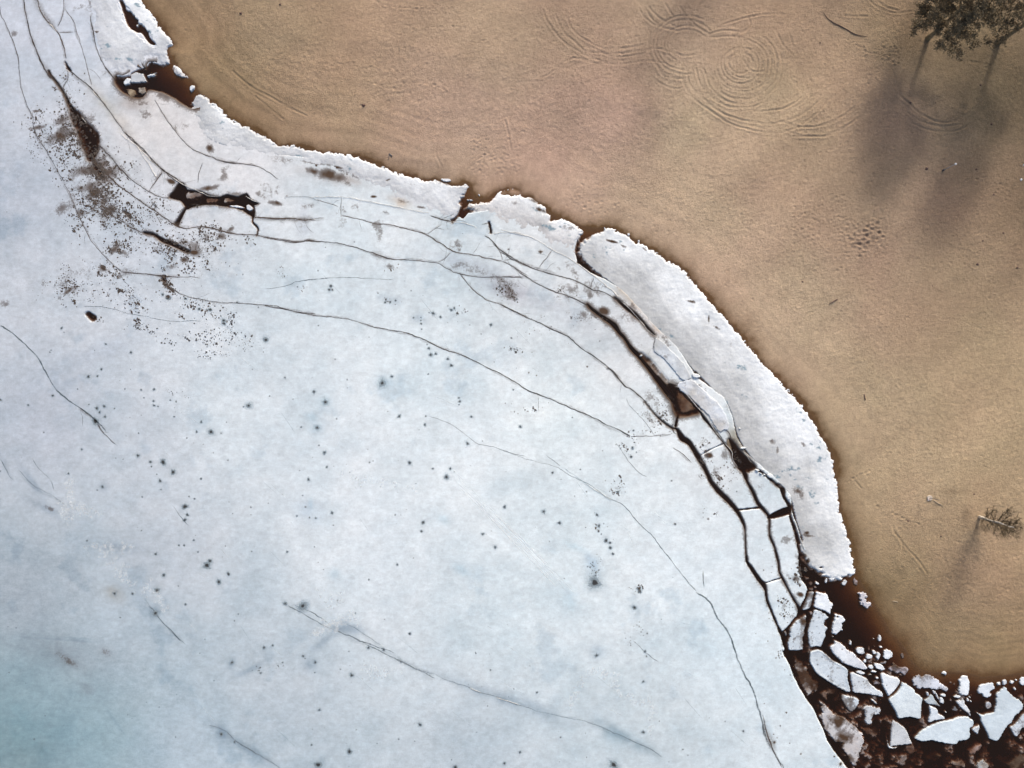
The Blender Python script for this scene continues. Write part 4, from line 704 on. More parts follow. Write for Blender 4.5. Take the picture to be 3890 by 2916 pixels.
owned = owner; 
Fm = grid_faces(Gi.shape, qmask & ((owned == 99) | (owned == 0)))
V1, F1, C1_, S1 = compact(allV, Fm, allC, allS)
nV = len(V1); dVa = np.array(dV, np.float32); 
# triangles in discs were written as degenerate quads; rewrite them as real quads by merging is unnecessary: use separate child mesh
lake = mesh_obj('lake_ice', V1, F1, m_ice, C1_, fl=S1)
tag(lake, 'cracked blue-white frozen lake sheet', kind='structure')
def mixed_mesh(name, V, faces, m_, cols, alpha, parent):
    me = bpy.data.meshes.new(name); faces = [tuple(dict.fromkeys(f)) for f in faces]
    me.from_pydata([tuple(v) for v in V], [], faces); me.materials.append(m_)
    a = me.attributes.new('col', 'FLOAT_COLOR', 'POINT'); cc = np.ones((len(V), 4), np.float32); cc[:, :3] = cols; a.data.foreach_set('color', cc.ravel())
    a = me.attributes.new('alpha', 'FLOAT', 'POINT'); a.data.foreach_set('value', np.asarray(alpha, np.float32))
    me.polygons.foreach_set('use_smooth', np.ones(len(faces), bool))
    o = bpy.data.objects.new(name, me); sc.collection.objects.link(o); o.parent = parent; return o
marks = mixed_mesh('surface_cracks', dVa, dF, m_mark, np.array(dC), np.array(dA), lake)
marks['kind'] = 'stuff'; marks['label'] = 'hairline cracks, pressure ridges and melt pits in the ice surface'
for si in done:
    Fs = grid_faces(Gi.shape, qmask & (owned == si+1)); Vs, Fs, Cs, Ss = compact(allV, Fs, allC, allS)
    c0 = Vs.mean(0); c0[2] = 0; o = mesh_obj('ice_slab', Vs-c0, Fs, m_ice, Cs, fl=Ss); o.location = c0
    tag(o, slabs[si][1], 'ice slab', 'loose ice slabs along the fracture belt')

# ================================================================== FLOES (each a body with its own thickness)
def floe(name, poly, label, cat, group=None, top=.12, col=(206,216,228), edge=.20, rag=.06, ragscale=.5, stn=0.0, sub=0.0, cell=.085, material=None, tilt=0.0, smn=3, base_z=0.0, bottom=-.5, specks=0, bumpy=.015, cols2=None, spk_r=1.7, tiltdir=0.0, crest=0.0, holes_=0):
    P = M(smooth(poly, smn, True)); x0, y0 = P.min(0)-.6; x1, y1 = P.max(0)+.6
    span = max(x1-x0, y1-y0); cell = max(cell, span/420)
    g = Grid(np.arange(x0, x1+cell, cell), np.arange(y0, y1+cell, cell))
    D = sdf(g, [tuple(p) for p in P], max(3.0, edge*3))
    n1_ = fbm(g.X, g.Y, ragscale, 4, 201, .62)
    d = D+n1_*rag*1.6+.05*fbm(g.X, g.Y, .25, 2, 209)
    cx, cy = P.mean(0); dirx, diry = math.cos(math.radians(tiltdir)), math.sin(math.radians(tiltdir))
    tp = base_z+top-sub+((g.X-cx)*dirx+(g.Y-cy)*diry)*tilt+bumpy*fbm(g.X, g.Y, 1.0, 4, 203)*2+(sub*.9*fbm(g.X, g.Y, 1.3, 4, 204) if sub else 0)
    z = tp+crest*np.exp(-((d-.25)/.2)**2)-np.maximum(0, edge-d)**1.0*( (top+.6)/max(edge, .05))*.9
    stn = stn+.10; st = np.clip(stn*(.55+1.1*fbm(g.X, g.Y, 1.6, 4, 205))+.5*stn*np.exp(-np.maximum(d, 0)/.35), 0, 1)
    bc = s2l(col)*np.array([.95, .95, .92])*(1+.20*fbm(g.X, g.Y, 2.0, 5, 206, .6))[..., None]
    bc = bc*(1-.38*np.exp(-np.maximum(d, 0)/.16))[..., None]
    if cols2 is not None:
        kk_ = sst(.0, 1.0, .5+.9*fbm(g.X, g.Y, 2.5, 3, 207))[..., None]; bc = bc*(1-kk_)+s2l(cols2)*kk_
    for _ in range(specks):
        sx, sy = rnd.uniform(x0, x1), rnd.uniform(y0, y1); rr = rnd.uniform(.6, 1.3)*spk_r*S*1.4
        q_ = np.exp(-((g.X-sx)**2+(g.Y-sy)**2)/rr**2)*rnd.uniform(.6, 1); bc = bc*(1-q_[..., None])+s2l([60, 38, 28])*q_[..., None]
    for _ in range(holes_):
        i_ = rnd.randrange(len(P)); t_ = rnd.uniform(.05, .3); sx, sy = P[i_]*(1-t_)+np.array([cx, cy])*t_; rr = rnd.uniform(.12, .25)
        z = z-.9*np.exp(-((g.X-sx)**2+(g.Y-sy)**2)/rr**2)
    z = np.maximum(z, bottom+base_z)
    kp = (z > bottom+base_z+.001); q_ = kp[:-1, :-1] | kp[1:, 1:] | kp[1:, :-1] | kp[:-1, 1:]
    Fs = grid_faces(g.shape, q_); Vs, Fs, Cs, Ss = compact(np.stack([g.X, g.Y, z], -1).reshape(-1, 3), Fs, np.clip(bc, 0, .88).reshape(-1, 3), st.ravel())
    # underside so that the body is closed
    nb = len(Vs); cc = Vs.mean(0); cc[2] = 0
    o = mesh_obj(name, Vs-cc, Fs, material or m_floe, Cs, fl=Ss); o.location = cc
    tag(o, label, cat, group)
    return o
def ell(k, x, y, rx, ry, ang=0, n=9, jit=.16):
    a = math.radians(ang); P = []
    for i in range(n):
        t = 2*math.pi*i/n; r = rnd.uniform(1-jit, 1+jit); u = rx*math.cos(t)*r; v = ry*math.sin(t)*r
        P.append((x+u*math.cos(a)-v*math.sin(a), y+u*math.sin(a)+v*math.cos(a)))
    return c(k, *P)
WHT = (218,226,238); ICE = (196,208,222); MOT = (176,182,192)
FG = 'broken ice floes adrift at the lower right shore'
def fl(poly, label, **kw): return floe('ice_floe', poly, label, 'ice floe', FG, **kw)
fl(c('R1',(985,720),(1075,715),(1085,760),(1060,870),(1030,960),(960,995),(905,985),(920,900),(955,820)), 'small grey floe wedged between the longest slab and the ragged white floe', col=ICE, stn=.4, edge=.25, specks=8)
fl(c('R1',(1090,760),(1100,720),(1150,715),(1210,740),(1255,735),(1280,800),(1310,860),(1355,885),(1340,940),(1310,990),(1310,1050),(1240,1010),(1180,985),(1100,960),(1062,930),(1075,840)), 'ragged white floe with a lobed right side above a curved crack', col=WHT, rag=.12, top=.18, specks=10)
fl(c('R1',(1078,972),(1180,1000),(1265,1055),(1290,1085),(1260,1110),(1235,1130),(1225,1190),(1265,1220),(1268,1250),(1240,1300),(1245,1350),(1220,1400),(1200,1450),(1170,1505),(1090,1498),(1012,1500),(990,1400),(982,1290),(1012,1170),(1052,1060)), 'upright pale floe with a bitten right side and brown pits, under the curved crack', col=ICE, specks=26, edge=.14, stn=.15)
fl(c('R1',(1380,995),(1400,1035),(1440,1040),(1490,1070),(1515,1120),(1490,1170),(1470,1230),(1490,1260),(1470,1300),(1430,1310),(1400,1360),(1350,1370),(1315,1330),(1330,1200),(1345,1100),(1362,1040)), 'bright white upright floe with a knob on its top and frayed right edge', col=WHT, rag=.14, top=.2, holes_=10, specks=8)
fl(c('R1',(970,1045),(980,1150),(965,1250),(958,1310),(938,1400),(940,1540),(880,1560),(750,1565),(705,1540),(690,1430),(720,1350),(712,1260),(770,1170),(855,1090)), 'rounded grey floe thickly pitted with brown, flat along its foot', col=ICE, specks=34, stn=.42, edge=.35, rag=.12)
fl(c('R1',(650,1290),(692,1275),(700,1340),(680,1360)), 'tiny grey ice scrap at the foot of the speckled slab', col=MOT, stn=.3, edge=.15)
fl(c('R3',(1002,-133),(1132,-63),(1180,0),(1260,40),(1370,150),(1460,240),(1440,285),(1380,290),(1280,265),(1180,230),(1100,190),(1020,110),(960,57),(922,-43),(980,-80)), 'long white floe slanting down right, brown pits over its upper end', col=WHT, top=.2, rag=.08, specks=34, stn=.18, cols2=(200,205,215))
fl(c('R3',(640,100),(660,30),(740,0),(800,5),(880,60),(950,130),(1060,190),(1165,262),(1188,330),(1180,400),(1205,500),(1222,596),(1150,590),(1050,545),(950,490),(850,420),(750,350),(690,270),(645,190)), 'large oblong floe with a thin white raised rim along its lower left', col=ICE, specks=24, stn=.16, edge=.14, crest=.05)
fl(c('R3',(1200,355),(1240,312),(1290,322),(1400,370),(1460,410),(1500,470),(1600,550),(1665,590),(1682,670),(1620,665),(1480,640),(1350,620),(1250,603),(1232,520)), 'pointed wedge floe whose tip with two holes aims at the five-sided floe', col=(205,214,226), specks=26, stn=.15, top=.16)
fl(c('R3',(405,110),(480,110),(560,180),(640,270),(700,380),(790,450),(800,520),(750,600),(700,640),(610,675),(520,560),(450,400),(420,280)), 'brown-mottled half-sunk floe close beside the lake sheet edge', col=MOT, specks=26, stn=.62, sub=.10, top=.06, edge=.5, rag=.3)
fl(c('R3',(830,570),(930,540),(1030,560),(1020,640),(930,660),(920,770),(870,730),(780,660),(780,610)), 'sunken brownish floe with a downward tail below the oblong floe', col=MOT, stn=.55, sub=.2, top=.06, edge=.5, rag=.3)
fl(c('R3',(1060,600),(1180,620),(1290,650),(1360,710),(1330,800),(1240,900),(1140,840),(1090,740)), 'shield-shaped grey floe blurred brown along its left side', col=ICE, specks=12, stn=.35, edge=.4, sub=.04, rag=.2, tilt=.02, tiltdir=0)
fl(c('R3',(1390,790),(1480,775),(1560,780),(1650,820),(1640,900),(1550,940),(1530,1040),(1430,1055),(1405,930)), 'flag-shaped grey floe with its right side crumbling away', col=(190,198,210), specks=14, stn=.35, edge=.3, sub=.05, rag=.3, tilt=-.02)
fl(c('R3',(1490,695),(1540,690),(1595,740),(1600,780),(1550,765)), 'little oval floe touching the top of the flag-shaped floe', col=(200,205,215), stn=.2, edge=.25)
fl(c('R3',(770,730),(810,715),(900,790),(1000,880),(1150,950),(1290,1060),(1420,1210),(1420,1290),(1370,1450),(1340,1560),(1300,1640),(1200,1590),(1150,1480),(1090,1400),(1080,1330),(990,1310),(930,1240),(840,1120),(790,1000),(760,920),(805,870)), 'largest dagger-shaped floe, pinkish brown with a pale lower half, beside the sheet', col=(192,194,202), stn=.42, specks=20, edge=.35, rag=.22, cols2=(168,160,158), sub=.03)
fl(c('R3',(1340,1080),(1450,1090),(1580,1090),(1660,1150),(1640,1240),(1540,1260),(1440,1210)), 'dim sunken floe between the dagger-shaped floe and the triangular one', col=MOT, stn=.5, sub=.28, top=.05, edge=.5, rag=.35)
fl(c('R3',(1800,990),(1830,985),(1930,1050),(2010,1130),(2050,1220),(2085,1300),(2070,1330),(1900,1350),(1830,1360),(1765,1370),(1768,1290),(1770,1230),(1775,1100)), 'triangular grey floe with one curved side and a white rim at its foot', col=(196,202,212), edge=.2, stn=.12, tilt=.01)
fl(c('R2',(298,1200),(310,1290),(330,1350),(400,1370),(500,1345),(420,1385),(340,1390),(300,1360)), 'thin white sliver of ice curling round the foot of the triangular floe', col=WHT, edge=.1, rag=.03, smn=2)
fl(c('R2',(200,340),(260,320),(300,350),(430,380),(480,420),(480,460),(432,540),(372,608),(306,664),(270,600),(215,490)), 'white floe piece upper left of the hairline split, two dark nicks on it', col=WHT, top=.2, rag=.06, specks=2)
fl(c('R2',(304,694),(392,626),(462,536),(497,458),(560,470),(680,560),(700,600),(770,650),(795,700),(780,800),(775,900),(760,980),(640,960),(560,955),(450,970),(400,870),(340,770)), 'big white five-sided floe lower right of the hairline split', col=(208,220,232), top=.2, rag=.06)
fl(c('R2',(310,260),(350,200),(400,185),(470,220),(500,230),(550,215),(610,270),(590,320),(555,370),(550,400),(480,350),(420,345),(340,320)), 'greyish lavender ragged floe above the five-sided floe', col=(168,165,178), rag=.22, stn=.38, sub=.03, edge=.3)
fl(c('R2',(640,450),(690,365),(800,360),(850,340),(930,370),(1010,420),(1040,470),(1100,490),(1160,545),(1120,600),(1040,570),(960,580),(900,560),(830,545),(720,550),(660,510)), 'wide scalloped floe by the sand, lavender on top and white below', col=(190,196,210), rag=.2, specks=5, stn=.22, edge=.2, cols2=(205,212,226))
fl(c('R2',(1045,340),(1075,300),(1120,305),(1130,340),(1115,380),(1080,355)), 'small bright snow lump touching the sand right of the scalloped floe', col=WHT, rag=.1, top=.2, base_z=.04)
fl(c('R2',(1360,345),(1410,360),(1450,430),(1460,520),(1440,600),(1400,660),(1350,650),(1290,610),(1280,530),(1300,470),(1290,420),(1330,380)), 'upright oval white floe with its top at the sand edge', col=WHT, rag=.16, top=.18)
fl(c('R2',(1550,560),(1600,480),(1680,465),(1770,455),(1805,550),(1760,580),(1740,605),(1765,640),(1700,685),(1630,670),(1610,630),(1560,620)), 'hook-shaped white floe left of the crown-topped kite floe', col=(206,216,230), rag=.14, stn=.1, edge=.2)
fl(c('R2',(1810,620),(1870,570),(1945,515),(2000,590),(2090,670),(2180,730),(2205,800),(2180,850),(2080,950),(2040,1030),(1990,1060),(1940,1130),(1840,1285),(1710,1250),(1690,1180),(1610,1040),(1590,960),(1550,880),(1640,920),(1700,890),(1780,880),(1800,800),(1815,700)), 'largest pale kite-shaped floe at the right, pointed at top and foot', col=(196,210,224), top=.12, edge=.14, rag=.1, tilt=-.006)
fl(c('R2',(2005,1080),(2080,1035),(2135,955),(2205,885),(2300,870),(2340,1000),(2300,1100),(2185,1120),(2150,1200),(2090,1230),(2030,1160)), 'cracked pale floe cut off by the right border below the kite-shaped floe', col=(192,202,216), stn=.25, edge=.25, sub=.03)
fl(c('R2',(685,1220),(780,1120),(900,1060),(1050,1000),(1200,980),(1290,940),(1420,935),(1450,960),(1505,1000),(1490,1080),(1455,1110),(1450,1240),(1350,1280),(1290,1290),(1230,1335),(1080,1310),(900,1280),(780,1290),(690,1260)), 'long boat-shaped pale floe with a smooth arched top edge', col=(202,216,230), top=.2, rag=.08, edge=.14)
fl(c('R2',(1460,1110),(1590,1045),(1605,1100),(1580,1190),(1540,1200)), 'small kerchief-shaped floe between the boat-shaped and the kite-shaped floes', col=(196,204,216), edge=.3, sub=.02, stn=.15)
fl(c('R2',(870,780),(930,790),(1000,830),(1020,890),(1090,930),(1100,980),(960,1000),(870,1030),(865,950),(885,900)), 'white triangular floe right of the five-sided floe', col=(206,216,230), top=.18, rag=.06)
fl(c('R2',(800,710),(850,680),(900,620),(940,650),(1000,740),(1055,800),(1040,815),(950,780),(860,770)), 'bluish grey arrowhead floe above the white triangular floe', col=(176,188,200), edge=.15, stn=.1)
fl(c('R2',(835,590),(880,600),(885,660),(850,670)), 'small four-cornered white chip above the arrowhead floe', col=(204,214,228), rag=.08)
fl(c('R2',(1250,720),(1310,700),(1350,670),(1390,720),(1400,760),(1450,840),(1470,900),(1465,950),(1400,890),(1310,820),(1270,770)), 'tapering white floe with brown flecks, its tip touching the boat-shaped floe', col=WHT, specks=8, stn=.2, rag=.12)
small = [('R2',40,100,48,38,0,'white pebble-like floe, left one of the rounded trio by the sand',WHT,0),('R2',112,38,33,38,-30,'white round chip, top one of the rounded trio by the sand',WHT,0),('R2',165,90,34,62,5,'upright oval white floe, right one of the rounded trio by the sand',WHT,0),
         ('R2',310,70,75,72,20,'ragged white snow floe with a tail, right of the rounded trio',WHT,.1),('R2',515,90,30,45,0,'lone pinkish chip on the wet sand above the lavender floe',(205,198,204),.3),('R1',1585,1440,20,40,0,'lone upright white chip above the end of the long slanting floe',WHT,0),
         ('R1',1992,1375,30,44,0,'comma-shaped white chip nearest the sand at the brown shallows',WHT,0),('R1',1910,1385,11,13,0,'pinhead white chip left of the comma-shaped chip',WHT,0),('R1',1728,1550,62,56,30,'star-like white snow chunk above the rounded trio',WHT,.15),('R1',1848,1530,18,42,10,'thin reddish sunken scrap between the star-like chunk and the trio',(150,125,125),.4),
         ('R1',1928,1492,26,20,0,'small reddish-white chip just above the rounded trio',(190,180,188),.3),('R1',2008,1500,30,24,25,'small white crumb left of the tailed snow floe',WHT,.1),('R3',1420,160,26,26,0,'white crumb off the side of the long slanting floe',WHT,0),('R3',1500,245,48,34,10,'knobbly white lump at the tip of the long slanting floe',WHT,.1),
         ('R3',1620,240,82,45,25,'spiky white cluster between the slanting floe and the lavender floe',WHT,.12),('R3',1545,312,48,20,5,'low white strip of slush under the spiky cluster',WHT,.1),('R3',1500,358,32,22,0,'bluish small chip under the low slush strip',(180,195,205),.1),('R3',1355,325,60,26,15,'white frill of slush on top of the pointed wedge floe',WHT,.1),
         ('R3',1595,400,26,20,0,'tiny white crumb left of the split floe top',WHT,.2),('R3',1680,188,52,24,-10,'dim grey blob below the tailed snow floe',(165,168,180),.4),('R3',1585,465,62,34,10,'very dim sunken scrap above the wedge floe tip',(150,150,165),.5),('R2',1080,640,47,27,0,'white oval chip, upper of two below the scalloped floe',WHT,0),
         ('R2',1057,717,33,50,-10,'white upright egg-shaped floe, lower of two below the scalloped floe',WHT,0),('R2',1280,660,50,25,5,'flat white oval chip under the upright oval floe',WHT,.1),('R2',985,640,18,62,-25,'thin slanting white splinter right of the arrowhead floe',WHT,.1),('R2',945,600,14,40,-20,'very thin white splinter beside the slanting one',WHT,.1),
         ('R2',1117,880,20,18,0,'round white crumb above the white triangular floe right tip',WHT,0),('R2',1420,705,20,30,0,'narrow white chip right of the flecked tapering floe',WHT,.1),('R2',1466,728,18,20,0,'dot-like white crumb beyond the narrow chip',WHT,.1),('R2',1452,668,22,16,40,'small tilted crumb right of the upright oval floe foot',WHT,.1),
         ('R2',1185,715,15,20,0,'dim pinkish crumb alone in the brown water',(180,172,180),.3),('R2',1715,785,52,55,0,'blurred round floe below the hook-shaped floe',(182,190,205),.15),('R2',1250,840,45,34,0,'dim bluish sunken lump left of the flecked floe',(130,145,165),.2),('R2',1710,640,55,30,-20,'rounded white lump inside the hook-shaped floe',(202,212,226),.1),
         ('R2',1850,478,30,28,0,'first snow crumb in the row along the sand, right of the hook floe',WHT,.1),('R2',1932,462,30,48,0,'tallest snow crumb in the row along the sand, above the kite floe tip',WHT,.05),('R2',2035,455,30,26,0,'third snow crumb in the row along the sand',WHT,.1),('R2',2080,548,22,26,20,'lone snow crumb between the row on the sand and the kite floe',WHT,.1),('R2',2100,425,12,14,0,'pinhead snow crumb in the row along the sand',WHT,.1),('R2',2190,440,52,60,0,'largest snow lump of the row, at the right border',WHT,.05),
         ('R1',980,540,45,28,10,'mottled lump in the brown inlet below the shore ice corner, left of the others',(180,178,185),.5),('R1',1030,612,30,32,0,'pitted grey lump in the brown inlet, second from left',(185,182,188),.35),('R1',1115,608,36,26,25,'leaf-like white chip in the brown inlet',WHT,.15),('R1',1245,575,24,42,10,'white chip tucked under the shore ice corner',WHT,.1),('R1',1092,662,24,24,0,'small reddish-white chip above the ragged white floe',(196,188,194),.3),
         ('R1',1500,600,34,48,35,'white hook of snow hanging off the shore ice corner',WHT,.1),('R1',1655,590,34,66,-20,'faint pinkish snow scrap on the wet sand beside the shore ice corner',(190,182,190),.35),('R1',1035,690,40,22,0,'thin grey crumb above the small wedged floe',(170,165,170),.5),('R1',1035,1025,22,34,0,'dim crumb between the upright and the rounded floes',(160,158,165),.4)]
for k, x_, y_, rx, ry, ang_, lab, col_, st_ in small:
    onsand = 'sand' in lab and ('row' in lab or 'wet' in lab)
    floe('ice_chip', ell(k, x_, y_, rx, ry, ang_), lab, 'ice chip', 'ice chips and snow crumbs near the lower right shore', col=col_, stn=st_, rag=.10 if st_ else .05, ragscale=.35, top=.14 if col_ == WHT else .03, sub=0 if col_ == WHT else .05, edge=.12, cell=.06, bottom=-.35, base_z=.05 if onsand else 0)
floe('snow_patch', c('R1',(1690,740),(1740,730),(1800,745),(1820,780),(1810,850),(1880,870),(1895,920),(1830,960),(1740,920),(1700,840)), 'thin frayed snow patch on the sand beside the brown inlet', 'snow patch', col=(204,204,216), rag=.35, ragscale=.4, top=.16, stn=.2, edge=.3, base_z=.03, material=m_snow)
for k, x_, y_, rx, ry, ang_, lab, sub_, col_ in (('R2',630,1410,85,90,30,'dim mottled floe right of the white sliver, under water',.22,(176,180,192)),('R2',430,1520,100,62,0,'brownish sunken floe with one bright dot on its upper left',.30,MOT),('R2',960,1520,155,78,0,'large dark greyish sunken floe under the boat-shaped floe',.42,(165,172,170)),('R2',1530,1400,125,62,-42,'pinkish slanting half-sunk floe right of the boat-shaped floe foot',.16,(188,180,188)),
         ('R2',205,1530,72,70,10,'grey sunken floe left of the bright-dotted one',.2,(180,182,190)),('R2',150,1620,66,44,0,'grey sunken floe at the lower border beside the lake sheet',.18,(180,182,190)),('R2',390,1650,90,36,0,'pale sunken strip at the lower border',.25,MOT),('R2',1290,1610,140,70,0,'broad grey-blue sunken floe at the lower border',.14,(180,190,200)),('R2',1640,1640,130,100,0,'brightest peaked floe at the lower border',.06,(186,200,212)),
         ('R2',2090,1410,110,85,0,'greenish dark floe deep under water near the right border',.38,(150,160,150)),('R2',2160,1600,200,115,-15,'big blue-grey sunken floe in the lower right corner',.22,(165,185,195)),('R2',2165,1250,50,55,0,'dim floe under the cracked floe at the right border',.22,MOT),('R2',1215,1480,60,48,0,'small dark sunken lump between the two lower floes',.38,MOT),('R2',220,1330,45,90,-30,'slanting dark sunken splinter left of the white sliver',.34,MOT),('R2',700,1620,70,60,0,'barely visible dark floe at the lower border',.5,MOT)):
    fl(ell(k, x_, y_, rx, ry, ang_, 11, .2), lab, col=col_, sub=sub_, top=.02, edge=.45, rag=.4, stn=.18, bottom=-1.0, cell=.1)
bp_ = c('R1',(1000,1000),(1300,1100),(1500,1350),(1650,1450),(2000,1560),(2150,1650))+c('R2',(560,300),(700,350),(1000,330),(1300,400),(1500,480),(1900,480),(2400,450),(2600,2100),(-300,2100))+c('R3',(1170,1658),(990,1430),(890,1260),(830,1100),(700,830),(500,520),(400,300),(310,100))
P_b = [tuple(p) for p in M(bp_)]; a_ = np.array(P_b); g = Grid(np.arange(a_[:, 0].min(), a_[:, 0].max(), .13), np.arange(a_[:, 1].min(), a_[:, 1].max(), .13))
ins = sst(0, 1.2, sdf(g, P_b, 2.0)); b1 = fbm(g.X, g.Y, 2.2, 4, 401, .6); b2 = fbm(g.X, g.Y, .8, 4, 402, .65)
zb = -.70+.95*sst(-.1, .55, b1)*(.55+.8*b2)+.15*b2; zb = np.minimum(zb, -.05)-1.0*(1-ins)
kb = (zb > -.60); q_ = kb[:-1, :-1] | kb[1:, 1:] | kb[1:, :-1] | kb[:-1, 1:]
cb = s2l([176, 180, 188])*(1+.25*fbm(g.X, g.Y, 1.1, 4, 403))[..., None]
Vs, Fs, Cs, Ss = compact(np.stack([g.X, g.Y, np.maximum(zb, -.66)], -1).reshape(-1, 3), grid_faces(g.shape, q_), np.clip(cb, 0, .85).reshape(-1, 3), np.clip(.25+.3*b2, 0, 1).ravel())
bo = mesh_obj('brash_slush', Vs, Fs, m_floe, Cs, fl=Ss); tag(bo, 'murky sunken slush drifting between the broken floes', 'slush', kind='stuff')
# blocks caught in the left-hand openings
LG = 'ice blocks caught in the left-hand openings'
for P_, lab, kw in ((c('C1',(1175,665),(1230,645),(1290,660),(1335,740),(1250,752),(1180,752)), 'grey flat-topped ice block at the mouth of the red-brown inlet', dict(col=(186,192,202), top=.2, smn=1, rag=.12)),
                    (c('C1',(1102,735),(1150,690),(1190,712),(1172,770),(1120,780)), 'bright white boulder of ice left of the grey block', dict(col=WHT, top=.22, smn=1, rag=.12)),
                    (c('C1',(1310,680),(1410,645),(1400,690),(1340,702)), 'white pointed ice splinter aimed at the red-brown inlet', dict(col=WHT, top=.25, smn=1, rag=.12)),
                    (c('C1',(1240,560),(1270,590),(1330,620),(1350,600),(1320,640),(1260,620),(1225,600)), 'dirty grey block above the grey flat-topped one', dict(col=(150,140,140), stn=.4, top=.12, smn=1, rag=.12)),
                    (c('C1',(1120,790),(1220,800),(1240,850),(1190,885),(1150,860)), 'brown stained block at the foot of the jumble', dict(col=(160,145,125), stn=.5, top=.06, sub=.04, smn=1, rag=.12)),
                    (c('C1',(1240,790),(1310,770),(1325,840),(1280,865),(1240,840)), 'round grey stained block beside the brown one', dict(col=(170,165,160), stn=.35, top=.1, smn=1, rag=.12)),
                    (c('C2',(1120,505),(1200,500),(1265,525),(1240,555),(1160,570),(1115,560)), 'left sunken block in the brown pool on the left', dict(col=(180,184,192), sub=.12, top=.03, edge=.3, rag=.2)),
                    (c('C2',(1280,560),(1340,550),(1395,565),(1370,605),(1300,605)), 'middle sunken block in the brown pool on the left', dict(col=(170,165,165), sub=.16, top=.03, edge=.3, rag=.2)),
                    (c('C2',(1435,555),(1480,545),(1530,570),(1500,600),(1440,600)), 'third sunken block in the brown pool on the left', dict(col=(178,184,190), sub=.14, top=.03, edge=.3, rag=.2)),
                    (c('C2',(1440,622),(1540,610),(1610,630),(1590,650)), 'thin white plate along the right foot of the brown pool on the left', dict(col=WHT, top=.08)),
                    (c('C2',(1632,600),(1690,640),(1670,670),(1625,655)), 'white chip at the right end of the brown pool on the left', dict(col=(205,212,224), top=.08))):
    floe('ice_block', P_, lab, 'ice block', LG, cell=.06, **kw)
# raised plates and lumps on the right
floe('raised_ice_plate', c('C4',(1300,1285),(1370,1320),(1440,1390),(1550,1510),(1600,1620),(1535,1652),(1480,1600),(1400,1500),(1330,1440),(1285,1400)), 'upper raised plate tilted against the inner side of the shore ice', 'ice plate', 'raised ice plates', top=.24, col=(186,190,196), cols2=(200,208,216), bottom=-.1, tilt=.02, tiltdir=40, edge=.12, crest=.0, rag=.12, bumpy=.03, stn=.12)
floe('raised_ice_plate', c('C5',(590,138),(720,88),(840,190),(960,300),(1020,400),(1040,480),(1025,520),(995,512),(960,540),(900,470),(860,400),(780,320),(700,240)), 'lower raised plate with a snowy right half and a rounded foot', 'ice plate', 'raised ice plates', top=.24, col=(190,190,192), cols2=(208,216,226), bottom=-.1, tilt=.02, tiltdir=35, edge=.12, rag=.12, bumpy=.03, stn=.12)
floe('sunken_ice_plate', c('C5',(600,170),(680,230),(760,320),(778,350),(700,370),(640,390),(600,300)), 'olive sunken plate inside the brown pool on the right', 'ice plate', col=(120,100,80), cols2=(110,95,85), sub=.12, top=.03, edge=.3, rag=.2, stn=.35)
floe('sunken_ice_plate', c('C5',(965,545),(1020,530),(1050,610),(1075,700),(1040,690),(1000,630)), 'yellowish sunken plate at the foot of the lower raised plate', 'ice plate', col=(150,145,130), sub=.06, top=.03, edge=.2, rag=.1, stn=.2)
for k, x_, y_, rx, ry, a_, lab in (('C5',1125,503,15,12,0,'white snow lump alone on the smooth shore ice, upper one'),('C5',1248,576,11,9,0,'white snow lump alone on the smooth shore ice, lower one'),('C5',760,60,44,22,15,'soft snow lump over the head of the lower raised plate'),('C5',1155,665,30,16,-10,'snow lump with a blue-green side above the brown pool'),('C5',1270,852,26,14,10,'first lump in the chain beside the tapered slab'),('C5',1318,848,24,15,25,'second lump in the chain beside the tapered slab'),('C5',1385,900,34,22,35,'largest lump in the chain beside the tapered slab'),('C5',1300,880,20,9,30,'small low lump under the first two of the chain'),('C4',1185,1437,16,10,-20,'small white lump at the edge of the brown lead'),('C5',1540,1080,20,26,0,'small lump beside the inner corner of the shore ice'),('C5',1335,890,16,8,30,'flat crumb between the two larger lumps of the chain')):
    floe('snow_lump', ell(k, x_, y_, rx, ry, a_), lab, 'snow lump', 'snow lumps on the shore ice', top=.32, col=(220,226,234), edge=.15, rag=.05, cell=.06, bottom=-.05, bumpy=.03)

